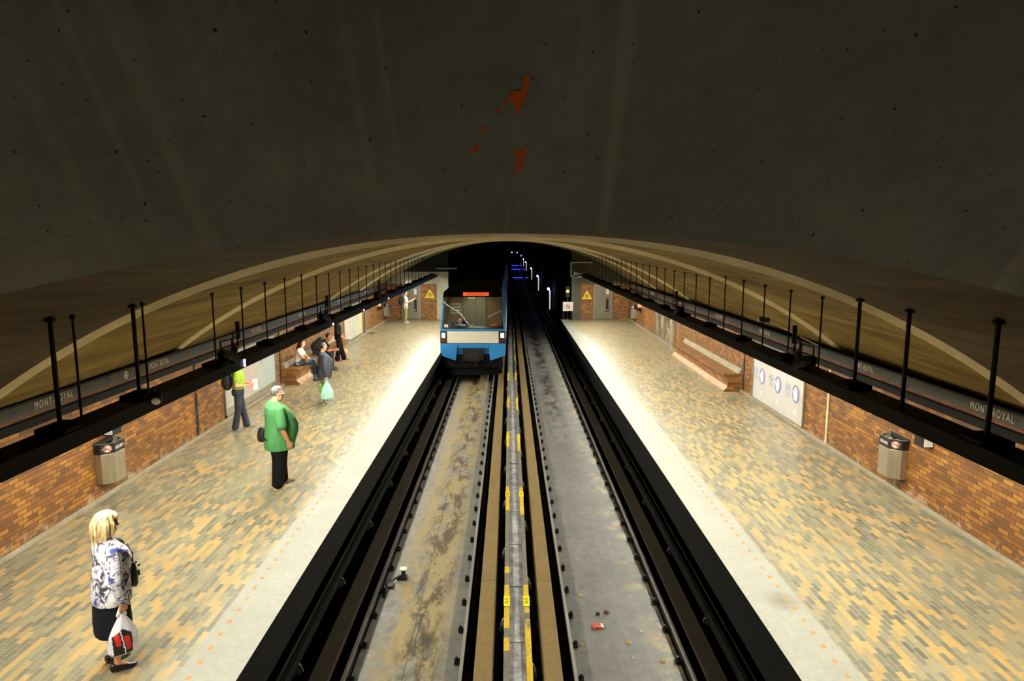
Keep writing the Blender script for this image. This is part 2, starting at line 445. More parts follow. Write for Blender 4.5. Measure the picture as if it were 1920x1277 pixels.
# walls around the viewer's end so that no light leaks in
m = MB(); m.box(-8.4, -8.1, YS, 4.6, 1.8, 7.8); m.box(8.1, 8.4, YS, 4.6, 1.8, 7.8); m.box(-8.4, 8.4, YS-.2, YS, -1.7, 7.8)
struct(m.build('wall_back', M_BULK))
# far end walls, columns, opening and tunnel
TL, TR = -3.35, 3.42
def endwall(x0, x1, z0, ztop, mat, nm, y=YE, th=.3):
    n = 14; m = MB()
    xsr = [x0+(x1-x0)*i/n for i in range(n+1)]
    zt = [ztop if ztop is not None else vz(x)+.05 for x in xsr]
    fr = [(x, y, z0) for x in xsr]; ft = [(x, y, z) for x, z in zip(xsr, zt)]
    bt = [(x, y+th, z) for x, z in zip(xsr, zt)]; bb = [(x, y+th, z0) for x in xsr]
    m.loft([fr, ft, bt, bb, fr], 0, caps=False, closed=False)
    m.box(x0, x0+.001, y, y+th, z0, zt[0]); m.box(x1-.001, x1, y, y+th, z0, zt[-1])
    return struct(m.build(nm, mat))
endwall(XL, -3.98, 0, 1.96, M_BRICKX, 'wall_end_left')
endwall(XL, -3.98, 1.96, 2.62, M_ENDCONC, 'trim_8'); endwall(XL, -3.98, 2.62, None, M_TUN, 'trim_12')  # dark upper panels, here and on the column, paint in shade above the beam
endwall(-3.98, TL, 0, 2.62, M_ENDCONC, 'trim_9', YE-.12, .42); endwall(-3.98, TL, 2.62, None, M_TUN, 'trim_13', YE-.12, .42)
endwall(3.94, XR, 0, 1.96, M_BRICKX, 'wall_end_right')
endwall(3.94, XR, 1.96, None, M_TUNC := concrete('grey_green_concrete', rgb(92,92,78), .85, 1, .2), 'trim_10')
endwall(TR, 3.94, 0, None, M_TUNC, 'trim_11', YE-.12, .42)
m = MB()
m.box(TL-.3, TL, YE+.3, 175, -1.7, 4.4); m.box(TR, TR+.3, YE+.3, 175, -1.7, 4.4)
xt = [TL-.05+(TR-TL+.1)*i/20 for i in range(21)]
m.loft([[(x, YE+.2, vz(x)+.03) for x in xt][::-1], [(x, 175, vz(x)+.03) for x in xt][::-1]], 0, caps=False, closed=False)
m.box(TL-.3, TR+.3, 175, 175.2, -1.7, 4.4)
struct(m.build('wall_tunnel', M_TUN))
# ------------------------------------------------------------------ tracks
def long_thing(name, label, cat, mat, boxes, group=None, y0=1.5, y1=172, bevel=.01):
    cx = sum((b[0]+b[1])/2 for b in boxes)/len(boxes); zb = min(b[2] for b in boxes)
    r = thing(name, label, cat, (cx, y0, zb), 0, group)
    return r
SEGS = [1.5, 8, 12, 16, 20, 25, 30, 37.6, 50, 70, 100, 172]
def rail(x, side, label, bed_side):
    r = thing('running_rail', label, 'rail', (x, 1.5, -1.56), 0, 'safety rails of the two tracks')
    m = MB()
    for y0, y1 in [(1.5, 172)]:
        m.box(x-.021, x+.021, y0, y1, -1.16, -1.12, 0)
        m.box(x-.012, x+.012, y0, y1, -1.50, -1.16, 1)
        m.box(x-.07, x+.07, y0, y1, -1.56, -1.50, 1)
    m.build('rail_bar', [M_RAIL, M_RAILD], r, off=r.location)
    proto = None; k = 0
    y = 7.9+.37*(side > 0)
    while y < 37 and k < 60:
        if not (x < 0 and y > 27.5):
            if proto is None:
                q = MB(); s = bed_side
                q.box(0, s*.075, -.045, .045, 0, .035); q.cyl((s*.045, 0, .03), (s*.045, 0, .085), .020, n=6)
                q.cyl((s*.045, 0, .03), (s*.045, 0, .052), .032, n=8); q.box(s*.012, s*.075, -.02, .02, .03, .06)
                proto = q.build('rail_clip', M_RAILD, r); c = proto
            else:
                c = proto.copy(); COL.objects.link(c)
            c.location = (s*.034, y-1.5, .30); k += 1
        y += .74
    return r
rail(-2.055, -1, 'worn steel rail left of the stained slab, nearest the left platform', 1)
rail(-.615, 1, 'worn steel rail right of the stained slab, in front of the train', -1)
rail(.825, -1, 'bright steel rail left of the grey slab on the empty track', 1)
rail(2.285, 1, 'steel rail right of the grey slab, nearest the right platform', -1)
def rollway(x, w, mat, label, z=-1.17):
    r = thing('rollway', label, 'track', (x, 1.5, -1.56), 0, 'tyre rollways')
    m = MB(); m.box(x-w/2, x+w/2, 1.5, 172, -1.40, z); m.build('running_surface', mat, r, off=r.location, bevel=.012)
    q = MB(); q.box(-w/2-.015, w/2+.015, -.08, .08, 0, .16); p0 = None; y = 7.9
    while y < 40:
        if p0 is None: p0 = o = q.build('support_block', M_RAILD, r)
        else: o = p0.copy(); COL.objects.link(o)
        o.location = (0, y-1.5, 0); y += 1.48
    return r
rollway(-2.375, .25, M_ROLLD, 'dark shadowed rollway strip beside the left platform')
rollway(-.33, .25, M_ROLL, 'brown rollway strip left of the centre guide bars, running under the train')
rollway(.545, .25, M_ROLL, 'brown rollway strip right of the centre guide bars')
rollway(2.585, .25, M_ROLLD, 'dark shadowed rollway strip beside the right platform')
def guide(x, label, centre, lab):
    r = thing('guide_bar', label, 'guide bar', (x, 1.5, -1.56), 0, 'power guide bars')
    m = MB(); m.box(x-.036, x+.036, 1.5, 172, -1.10, -1.045); m.box(x-.012, x+.012, 1.5, 172, -1.22, -1.10)
    m.build('bar', M_GUIDE if centre else M_RAILD, r, off=r.location, bevel=.006)
    q = MB(); s = lab
    q.cyl((0, 0, 0), (0, 0, .30), .05, .045, 10); q.cyl((0, 0, .10), (0, 0, .14), .075, n=10); q.cyl((0, 0, .2), (0, 0, .24), .075, n=10)
    q.box(-.05, .05, -.05, .05, .30, .36)
    q.prism([(s*.03, .16), (s*.12, .25), (s*.06, .41), (s*.03, .43)], 'y', -.02, .02, 1)
    proto = None; y = 6.9 if s < 0 else 8.1
    while y < 44:
        if not (x < -.3 and y > 27):
            if proto is None: c = proto = q.build('insulator_bracket', [M_INSUL, M_INSP if centre else M_INSUL], r)
            else: c = proto.copy(); COL.objects.link(c)
            c.location = (0, y-1.5, -.02)
        y += 2.27
    return r
M_INSP = simple('pale_insulator_cover', rgb(126,126,122), .4, 0, .3)
M_INSUL = simple('dusty_insulator', rgb(58, 58, 56), .5, 0, .3)
g1 = guide(-.04, 'grey guide bar with yellow plates, left one of the centre pair', True, -1)
g2 = guide(.25, 'grey guide bar with yellow plates, right one of the centre pair', True, 1)
guide(-2.74, 'dark guide bar on brackets in the gap below the left platform', False, 1)
guide(2.87, 'dark guide bar on brackets in the gap below the right platform', False, -1)
# yellow sleeves and numbered plates along the centre pair
def sleeve(g, y, ylen, plate=None):
    ox, oy, oz = g.location
    m = MB(); m.box(-.0385, .0385, -ylen/2, ylen/2, .455, .518)
    o = m.build('painted_sleeve', M_YEL, g, loc=(0, y-oy, 0), bevel=.004); o['label'] = 'worn yellow paint on bar'
    if plate:
        p = MB(); p.box(-.045, .045, -.14, .14, .517, .527)
        q = p.build('number_plate', M_YELPLATE, g, loc=(0, y+ylen/2+.16-oy, 0)); q['label'] = 'yellow plate with black numbers'
        t = text_obj('numerals', plate, M_INK, q, frame((0, 0, .529), (0, 1, 0), (-1, 0, 0)), .085, .95, .001)
ys = [(9.43, '10-51', .35, .55, .35, .15), (13.75, '10-52', .35, .7, .3, .9), (18.03, '10-53', .45, .7, .2, 1.1), (22.45, '10-54', .3, .9, .3, 1.2), (26.96, '10-55', .4, 1.0, .3, 1.0), (31.3, None, .4, .9, .3, .9), (35.5, None, .4, .9, .3, .9)]
for yp, p, fa, na, fb, nb_ in ys:
    if yp < 28: sleeve(g1, yp+.145+fa/2, fa, None); sleeve(g1, yp-.16-na/2, na, p)
    sleeve(g2, yp+.145+fb/2, fb, None); sleeve(g2, yp-.16-nb_/2, nb_, p if yp < 28 else None)
sleeve(g2, 8.1, 1.7); sleeve(g1, 10.42, .22); sleeve(g1, 8.35, .3)
# ------------------------------------------------------------------ train
TX, TY = -1.406, 26.1
M_BLUE = simple('train_blue_paint', rgb(44,128,190), .3, 0, .05, 3)
M_ROOF = simple('black_train_roof', rgb(8,8,9), .85, .0, .3, 4, spec=.12)
M_CREAM = simple('train_white_band', rgb(222,214,190), .4, 0, .04)
M_CABGREY = simple('cab_grey_panel', rgb(122,116,96), .5, 0, .08)
M_CABWOOD = simple('cab_wood_panel', rgb(126,96,66), .5, 0, .15, 3)
M_DIAL = simple('pale_dial', rgb(220,220,200), .4)
M_HEAD = glow('headlamp_lens', (1, .84, .62, 1), 2.2)
M_TAIL = simple('dark_red_lens', rgb(120,26,14), .2)
M_DEST = glow('orange_blind', (.9, .12, .03, 1), 1.0)
M_NUM = glow('lit_numerals', (1, .72, .38, 1), 3)
def glass():
    t = NT('windscreen_glass'); nt = t.t
    for n_ in list(nt.nodes):
        if n_.type != 'OUTPUT_MATERIAL': nt.nodes.remove(n_)
    out = [n_ for n_ in nt.nodes if n_.type == 'OUTPUT_MATERIAL'][0]
    tr = nt.nodes.new('ShaderNodeBsdfTransparent'); tr.inputs[0].default_value = (.93, .96, .92, 1)
    gl = nt.nodes.new('ShaderNodeBsdfGlossy'); gl.inputs['Roughness'].default_value = .02
    fr = nt.nodes.new('ShaderNodeFresnel'); fr.inputs['IOR'].default_value = 1.45
    mx = nt.nodes.new('ShaderNodeMixShader')
    nt.links.new(fr.outputs[0], mx.inputs[0]); nt.links.new(tr.outputs[0], mx.inputs[1]); nt.links.new(gl.outputs[0], mx.inputs[2])
    nt.links.new(mx.outputs[0], out.inputs[0]); return t.mat
M_GLASS = glass()
T = thing('metro_train', 'blue and white metro train with lit headlights, arriving beside the left platform', 'train', (TX, TY, -1.12))
Z0 = 1.12                                   # local z of platform level
def hw(z):                                   # half width of the body at height z above platform
    pts = [(-1.2, 1.15), (-.1, 1.265), (.4, 1.27), (.9, 1.26), (2.2, 1.13), (2.45, 1.05)]
    for (a, b), (c, d) in zip(pts[:-1], pts[1:]):
        if z <= c: return b+(d-b)*(z-a)/(c-a)
    return 1.05
section = [(-.12, 1.262), (.4, 1.27), (.9, 1.26), (1.6, 1.19), (2.2, 1.13), (2.34, 1.10), (2.43, .99), (2.48, .7), (2.52, .35), (2.53, 0)]
def secring(y, grow=0.0, zs=1.0):
    L = [(-w-grow, y, Z0+z*zs) for z, w in section]; R_ = [(w+grow, y, Z0+z*zs) for z, w in section[-2::-1]]
    return L+R_
def carriage(y0, y1, cab):
    m = MB(); r0, r1 = secring(y0), secring(y1)
    n = len(r0); o = len(m.v); m.v += [tuple(p) for p in r0+r1]
    for i in range(n-1):
        zz = (r0[i][2]+r0[i+1][2])/2-Z0
        m.f.append((i, i+n, i+1+n, i+1)); m.m.append(1 if zz > 2.28 else (2 if .36 < zz < .88 else 0))
    m.f.append((0, n-1, 2*n-1, n)); m.m.append(1)          # floor
    m.f.append(tuple(range(n, 2*n))); m.m.append(0)
    if not cab: m.f.append(tuple(range(n-1, -1, -1))); m.m.append(0)
    return m.build('carriage_body', [M_BLUE, M_ROOF, M_CREAM], T)
carriage(.06, 17.0, True); carriage(17.5, 34.0, False); carriage(34.5, 51.5, False)
# front shell pieces
def fp(poly, y0, y1, mat, name, bev=.012, par=None):
    m = MB(); m.prism([(x, Z0+z) for x, z in poly], 'y', y0, y1); return m.build(name, mat, par or T, bevel=bev, fixn=True)
fp([(-hw(2.14), 2.14), (hw(2.14), 2.14), (1.10, 2.34), (.99, 2.43), (.5, 2.50), (-.5, 2.50), (-.99, 2.43), (-1.10, 2.34)], 0, .10, M_ROOF, 'header_panel')
hd = fp([(-.36, 2.19), (.62, 2.19), (.62, 2.32), (-.36, 2.32)], -.02, .01, M_DEST, 'destination_blind', .006); hd['label'] = 'orange destination blind'
text_obj('lettering', 'CÔTE-VERTU', M_INK, hd, frame((.16, -.023, Z0+2.252), (1, 0, 0), (0, 0, 1)), .12, 1.05, .002, space=1.05)
for s in (-1, 1):
    fp([(s*1.26, .86), (s*(1.26-.07), .86), (s*(1.135-.06), 2.14), (s*1.135, 2.14)], 0, .08, M_BLUE, 'window_pillar')
    fp([(s*1.265, .36), (s*1.0, .36), (s*1.0, .82), (s*1.262, .82)], -.01, .08, M_INK, 'headlamp_housing')
    h = fp([(s*1.20, .56), (s*1.07, .56), (s*1.07, .75), (s*1.20, .75)], -.03, .0, M_HEAD, 'headlamp', .015)
    fp([(s*1.21, .40), (s*1.06, .40), (s*1.06, .51), (s*1.21, .51)], -.025, .0, M_TAIL, 'tail_lamp', .01)
    fp([(s*1.262, .34), (s*.60, .34), (s*.66, -.33), (s*1.255, -.13)], -.02, .08, M_BLUE, 'skirt_panel')
fp([(-1.262, .82), (1.262, .82), (1.258, .90), (-1.258, .90)], -.02, .10, M_BLUE, 'belt_rail')
fp([(-.995, .36), (.995, .36), (.995, .82), (-.995, .82)], -.012, .08, M_CREAM, 'front_band')
fp([(-.60, .34), (.60, .34), (.60, .16), (-.60, .16)], .0, .08, M_BLUE, 'recess_top')
fp([(-.63, .2), (.63, .2), (.66, -.36), (-.66, -.36)], .22, .30, M_BLUE, 'recess_back')
# coupler
m = MB(); m.box(-.40, .40, .02, .22, Z0-.34, Z0+.16); m.build('coupler_frame', M_BLACK, T, bevel=.03)
m = MB(); m.cyl((0, .1, Z0-.15), (0, -.30, Z0-.15), .10, n=14); m.box(-.27, .27, -.36, -.24, Z0-.30, Z0-.02)
m.cyl((-.17, -.36, Z0-.16), (-.17, -.40, Z0-.16), .07, n=12); m.cyl((.15, -.36, Z0-.16), (.15, -.40, Z0-.16), .05, n=12)
m.build('coupler', M_RAILD, T, bevel=.012)
m = MB(); m.tube([(.05, -.3, Z0-.3), (.12, -.32, Z0-.42), (.22, -.3, Z0-.50)], .018); m.build('air_hose', M_RUBBER, T)
M_UNDER = simple('grimy_underframe', rgb(12,12,12), .9, 0, .3, 6, spec=.15)
# underframe and wheels
m = MB(); m.box(-1.14, 1.14, .1, 51, Z0-.62, Z0-.14); m.build('underframe', M_UNDER, T)
m = MB(); m.box(-.95, .95, .25, .32, Z0-.95, Z0-.2); m.build('obstacle_guard', M_UNDER, T)
wm = MB(); wm.cyl((-.12, 0, 0), (.12, 0, 0), .49, n=24); wm.cyl((.12, 0, 0), (.15, 0, 0), .25, n=16); wm.cyl((-.15, 0, 0), (-.12, 0, 0), .25, n=16)
w0 = None
for yy in (1.9, 4.1):
    for s in (-1, 1):
        if w0 is None: w = w0 = wm.build('tyre_wheel', M_RUBBER, T, bevel=.03)
        else: w = w0.copy(); COL.objects.link(w)
        w.location = (s*1.0, yy, .44)
# cab interior
pw = 1.45
m = MB(); m.box(-1.12, .47, pw, pw+.05, Z0+.02, Z0+2.3, 0); m.box(.47, 1.12, pw, pw+.05, Z0+.02, Z0+2.3, 1)
m.box(-1.17, -.50, pw-.02, pw, Z0+1.1, Z0+2.3, 1)
m.box(-.50, -.46, pw-.03, pw, Z0+.05, Z0+2.2, 2); m.box(.44, .48, pw-.03, pw, Z0+.05, Z0+2.2, 2); m.box(.04, .06, pw-.025, pw, Z0+.05, Z0+2.2, 2)
m.box(-.43, .02, pw-.02, pw, Z0+2.0, Z0+2.18, 3)
m.build('cab_partition', [M_CABGREY, M_CABWOOD, simple('cab_trim', rgb(92,88,74)), M_CABGREY], T)
for s, mt in ((-1, M_CABGREY), (1, M_CABWOOD)):
    m = MB(); m.prism([(s*1.235, Z0+.02), (s*1.215, Z0+1.0), (s*1.10, Z0+2.2), (s*1.09, Z0+2.2), (s*1.205, Z0+1.0), (s*1.225, Z0+.02)], 'y', .1, pw); m.build('cab_side', mt, T, fixn=True)
m = MB(); m.box(-1.1, 1.1, .1, pw, Z0+2.2, Z0+2.22); m.build('cab_ceiling', M_CABGREY, T)
m = MB(); m.box(-.98, -.56, pw-.05, pw-.025, Z0+1.35, Z0+1.78)
pg = m.build('grille_panel', simple('grille_pale', rgb(196,190,160)), T)
m = MB()
for i in range(5):
    for j in range(3): m.box(-.94+.08*i, -.895+.08*i, pw-.06, pw-.048, Z0+1.42+.12*j, Z0+1.47+.12*j)
m.build('grille_hole', M_INK, pg)
m = MB()
for i in range(5): m.box(-.27+.06*i, -.225+.06*i, pw-.05, pw-.02, Z0+1.95, Z0+2.02)
m.build('switch_row', M_DIAL, T)
m = MB(); m.prism([(.12, Z0+.5), (.12, Z0+.92), (.30, Z0+1.0), (.62, Z0+.9), (.62, Z0+.5)], 'x', -1.1, 1.15)
ds = m.build('dashboard', simple('black_dashboard', rgb(30,30,28), .4), T, bevel=.02, fixn=True)
m = MB(); m.box(-.12, .0, .10, .13, Z0+.93, Z0+1.05); m.build('dashboard_clock', M_DIAL, ds, bevel=.01)
m = MB(); m.ball((.88, .42, Z0+.96), (.20, .14, .11), 16, 8); q = m.build('red_cushion', simple('orange_red_cushion', rgb(214,72,24), .6), T, smooth=True); q['label'] = 'orange red cushion on cab ledge'
m = MB(); m.box(-.95, -.35, .78, 1.28, Z0+.30, Z0+.42); m.box(-.95, -.35, 1.24, 1.34, Z0+.40, Z0+1.05); m.box(-.7, -.6, .95, 1.1, Z0, Z0+.30)
m.build('driver_seat', M_INK, T, bevel=.03)
# lit running number
q = MB(); q.box(-1.14, -.90, .085, .10, Z0+.93, Z0+1.10); nb = q.build('number_box', M_INK, T)
text_obj('numerals', '01', M_NUM, nb, frame((-1.02, .078, Z0+1.015), (1, 0, 0), (0, 0, 1)), .165, 1.0, .002)
# windscreen; pale arms stand in for bright reflection streaks on the glass
m = MB(); m.prism([(-1.20, Z0+.90), (1.20, Z0+.90), (1.085, Z0+2.14), (-1.085, Z0+2.14)], 'y', .035, .041); m.build('windscreen', M_GLASS, T, fixn=True)
M_STREAK = simple('pale_reflection_streak', rgb(246,246,250), .4, .6, .03)
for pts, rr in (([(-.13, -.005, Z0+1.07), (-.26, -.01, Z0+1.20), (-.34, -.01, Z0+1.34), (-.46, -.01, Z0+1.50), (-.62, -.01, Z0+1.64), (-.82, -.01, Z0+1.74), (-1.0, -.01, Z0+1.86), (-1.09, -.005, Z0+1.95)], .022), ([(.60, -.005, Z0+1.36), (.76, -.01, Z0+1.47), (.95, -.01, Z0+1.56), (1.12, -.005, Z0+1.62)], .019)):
    m = MB(); m.chain(pts, [rr]*len(pts), 8); m.build('windscreen_streak', M_STREAK, T, smooth=True)
m = MB(); m.ball((.58, 0, Z0+1.32), (.035, .03, .05)); m.build('streak_end_knob', M_LED, T, smooth=True) if False else m.build('streak_end_knob', M_BLUE, T, smooth=True)
li = bpy.data.lights.new('cab_lamp', 'AREA'); li.size = .5; li.energy = 13; li.color = (1, .93, .75)
lo = bpy.data.objects.new('cab_lamp', li); COL.objects.link(lo); lo.location = (.1, .7, Z0+2.17); lo.parent = T
# tyre-contact: the last carriages stand in the tunnel on the same rails
# ------------------------------------------------------------------ hanging light beams
def light_beam(xc, dl, label, group):
    r = thing('light_beam', label, 'light fixture', (xc, -4.0, 2.375), 0, group)
    y0, y1 = 0, 41.0
    m = MB()
    m.box(-.15, .15, y0, y1, .125, .145); m.box(-.15, -.13, y0, y1, 0, .125); m.box(.13, .15, y0, y1, 0, .125)
    m.box(-.13, .13, y0, y0+.02, 0, .125); m.box(-.13, .13, y1-.02, y1, 0, .125)
    m.build('channel', M_BEAM, r)
    m = MB(); m.box(-.128, .128, y0+.03, y1-.03, .113, .123); m.build('reflector', M_REFL, r)
    tb = MB(); tb.cyl((0, .03, 0), (0, 1.19, 0), .022, n=8)
    t0 = None; y = 7.4
    while y < y1-1.3:
        if t0 is None: t = t0 = tb.build('lamp_tube', M_TUBE, r)
        else: t = t0.copy(); COL.objects.link(t)
        t.location = (0, y, .045); y += 1.25
    rod = {}
    for i, D in enumerate(dl):
        x = xc; zt = ceil_z(x, D)+.01 if D > 4.7 else 4.6
        thick = round(D, 2) in (6.0, 7.33, 5.6, 6.86, 7.85)
        key = i
        m = MB(); rr = .022 if thick else .012
        m.cyl((0, 0, 0), (0, 0, zt-2.375-.145), rr, n=8); m.cyl((0, 0, zt-2.375-.145-.05), (0, 0, zt-2.375-.145-.02), rr*2.2, n=10)
        if key not in rod: c = rod[key] = m.build('hanger_rod', M_BLACK, r)
        else: c = rod[key].copy(); COL.objects.link(c)
        c.location = (0, D+4.0, .145)
        if i % 2 == 0:
            if 'b' not in rod:
                q = MB(); q.box(-.14, .14, -.15, .15, 0, .05); q.box(-.06, .06, -.10, .10, .05, .08)
                b = rod['b'] = q.build('bracket_block', M_BEAM, r, bevel=.01)
            else: b = rod['b'].copy(); COL.objects.link(b)
            b.location = (0, D+4.0, .145)
    return r
dl = [-3.0, -1.0, 1.0, 3.0, 6.0, 6.31, 7.33, 7.52]+[9.31+1.01*i for i in range(28)]
dr = [-3.0, -1.0, 1.0, 3.0, 5.6, 6.86, 7.85]+[8.8+1.0*i for i in range(28)]
bl = light_beam(-4.05, dl, 'long black light fixture hung on rods over the left platform', 'platform light beams')
br = light_beam(4.05, dr, 'long black light fixture hung on rods over the right platform', 'platform light beams')
# small lamps on the inner face of the left beam
for D, w, h, mt, lab in ((9.90, .03, .11, M_LED, 'bluish indicator lamp glowing on the left beam above the person in lime'), (15.0, .03, .045, M_LED, 'second small lamp on the left beam, near the person in black'),
                     (18.2, .03, .04, M_LEDW, 'third small white lamp along the left beam'), (22.0, .03, .05, M_LEDW, 'farthest small white lamp on the left beam, before the bin')):
    m = MB(); m.box(0, .02, -w/2, w/2, 0, h); o = m.build('indicator_lamp', mt, None, loc=(-3.90, D, 2.395), bevel=.006); tag(o, lab, 'lamp', 'small lamps on the left beam')
sp = thing('spot_lamp', 'small black spotlight with white lens clipped to the left beam, nearest the viewer', 'lamp', (-3.88, 7.34, 2.55))
m = MB(); m.cyl((0, .05, 0), (.03, -.06, -.06), .05, .06, 12); m.box(-.03, .0, -.02, .03, -.03, .06); m.build('lamp_body', M_BLACK, sp)
m = MB(); m.cyl((.03, -.06, -.06), (.032, -.066, -.064), .045, n=12); q = m.build('lens', M_WHITE, sp); q['label'] = 'white lens'
# speakers on bracket arms, with a loop of cable
def speaker_arm(x, y, dirn, label, z=2.78):
    r = thing('loudspeaker_arm', label, 'loudspeaker', (x, y, z), 0, 'loudspeakers on hanger rods')
    m = MB(); m.cyl((0, 0, .0), (0, 0, .26), .033, n=10); m.build('clamp_sleeve', M_BLACK, r)
    s = dirn
    m = MB(); m.tube([(0, -.03, .03), (s*.05, -.5, .05), (s*.05, -.74, .06), (s*.05, -.74, -.22)], .012, 6); m.tube([(s*.05, -.36, .05), (s*.05, -.36, -.2)], .012, 6); m.build('bracket', M_BLACK, r)
    m = MB(); m.cyl((s*.05, -.68, -.14), (s*.08, -.40, -.24), .085, .11, 14); m.ball((s*.05, -.70, -.13), (.075, .07, .08), 12, 8); m.build('speaker_horn', M_BLACK, r, smooth=False)
    m = MB(); pts = [(s*.02, -.16+.09*cos(a), .02+.11*sin(a)) for a in [2*pi*i/16 for i in range(17)]]; m.tube(pts, .012, 6)
    m.tube([(s*.02, -.20, -.1), (s*.02, -.22, -.18), (s*.02, -.05, -.12), (0, 0, -.04)], .011, 6); m.ball((s*.02, -.22, -.14), (.05, .07, .06), 10, 6); m.build('cable', M_RUBBER, r)
    return r
speaker_arm(-4.05, 10.11, 1, 'black loudspeaker and cable loop on a rod, nearest one above the left platform')
speaker_arm(-4.05, 15.16, 1, 'black loudspeaker on a rod, second one above the left platform')
speaker_arm(-4.05, 21.22, 1, 'black loudspeaker on a rod, far one above the left platform')
speaker_arm(4.05, 9.59, -1, 'black loudspeaker and cable loop on a rod, nearest one above the right platform')
speaker_arm(4.05, 16.52, -1, 'black loudspeaker on a rod, second one above the right platform')
cc = thing('security_camera', 'small dark security camera on a pale arm from the right vault', 'camera', (6.3, 14.7, 2.05))
m = MB(); m.tube([(.2, -.6, 0), (-.55, .15, .42)], .012, 6); m.build('arm', M_RIB, cc)
m = MB(); m.obox((-.66, .26, .47), ((-.7, .6, .1), (.6, .7, 0), (0, 0, 1)), (.10, .05, .05)); m.build('camera_body', M_BLACK, cc, bevel=.01)
m = MB(); m.obox((-.77, .33, .455), ((-.7, .6, .1), (.6, .7, 0), (0, 0, 1)), (.02, .05, .04)); m.build('camera_lens', M_WHITE, cc)
# ------------------------------------------------------------------ station name panels
def name_panel(side, y0, y1, txts, label, logo=None):
    x = XL if side == 'l' else XR; s = 1 if side == 'l' else -1
    r = thing('station_name_panel', label, 'sign', (x+s*.0, (y0+y1)/2, 1.83), 0, 'station name panels above the walls')
    yc = (y0+y1)/2
    m = MB(); m.box(-s*.02, s*.03, y0-yc, y1-yc-.01, 0, .165); m.build('panel', M_SIGN, r, bevel=.004)
    m = MB(); m.box(-s*.03, s*.04, y0-yc, y1-yc-.01, .165, .195); m.build('top_rail', M_BLACK, r)
    for ty in txts:
        fr = frame((s*.032, ty-yc, .082), (0, s*1, 0), (0, 0, 1)) if side == 'l' else frame((s*.032, ty-yc, .082), (0, -1, 0), (0, 0, 1))
        text_obj('lettering', 'MONT-ROYAL', M_LETTER, r, fr, .16, .66, .002, space=1.35 if ty < 11 else 1.1)
    if logo:
        n = 24; q = MB(); R0, R1 = .068, .055
        yl = logo-yc; xx = s*.033
        ring = [[(xx, yl+R0*cos(2*pi*i/n), .082+R0*sin(2*pi*i/n)) for i in range(n)], [(xx, yl+R1*cos(2*pi*i/n), .082+R1*sin(2*pi*i/n)) for i in range(n)]]
        q.loft(ring, caps=False); a = .012
        q.box(xx-.001, xx, yl-a, yl+a, .07, .135); q.add([(xx, yl-.035, .085), (xx, yl+.035, .085), (xx, yl, .035)], [(0, 1, 2)])
        q.build('logo', M_LETTER, r)
    return r
name_panel('l', 4.0, 11.2, [9.85], 'grey name panel reading MONT-ROYAL above the left wall, nearest the viewer')
name_panel('l', 11.2, 15.3, [12.9], 'grey name panel with round arrow logo and MONT-ROYAL, second along the left wall', 11.75)
name_panel('l', 15.3, 20.2, [17.95], 'grey name panel reading MONT-ROYAL above the left wall, behind the first loudspeaker')
name_panel('l', 20.2, 37.3, [22.0, 27.0, 32.0], 'long grey name panel above the left wall at the far end')
name_panel('r', 4.0, 11.0, [9.05], 'grey name panel reading MONT-ROYAL above the right wall, nearest the viewer')
name_panel('r', 11.0, 15.1, [12.45], 'grey name panel reading MONT-ROYAL above the right wall, second from the viewer')
name_panel('r', 15.1, 19.6, [17.4], 'grey name panel reading MONT-ROYAL above the right wall, behind the small camera')
name_panel('r', 19.6, 37.3, [21.3, 26.3, 31.3], 'long grey name panel above the right wall at the far end')
# ------------------------------------------------------------------ litter bins
def no_symbol(par, F_, R=.06):
    q = MB(); n = 24
    def P(u, w, h=0): return tuple(F_ @ Vector((u, w, h)))
    q.add([P(R*cos(2*pi*i/n), R*sin(2*pi*i/n), .001) for i in range(n)], [tuple(range(n))], 0)
    q.loft([[P(R*.95*cos(2*pi*i/n), R*.95*sin(2*pi*i/n), .002) for i in range(n)], [P(R*.76*cos(2*pi*i/n), R*.76*sin(2*pi*i/n), .002) for i in range(n)]], 1, caps=False)
    d = R*.78*.707; w = R*.09
    q.add([P(-d-w, d-w, .0025), P(-d+w, d+w, .0025), P(d+w, -d+w, .0025), P(d-w, -d-w, .0025)], [(0, 1, 2, 3)], 1)
    q.add([P(-.6*R, -.08*R, .0018), P(.5*R, -.08*R, .0018), P(.5*R, .1*R, .0018), P(-.6*R, .1*R, .0018)], [(0, 1, 2, 3)], 2)
    q.build('no_smoking_mark', [M_WHITE, M_RED, M_INK], par)
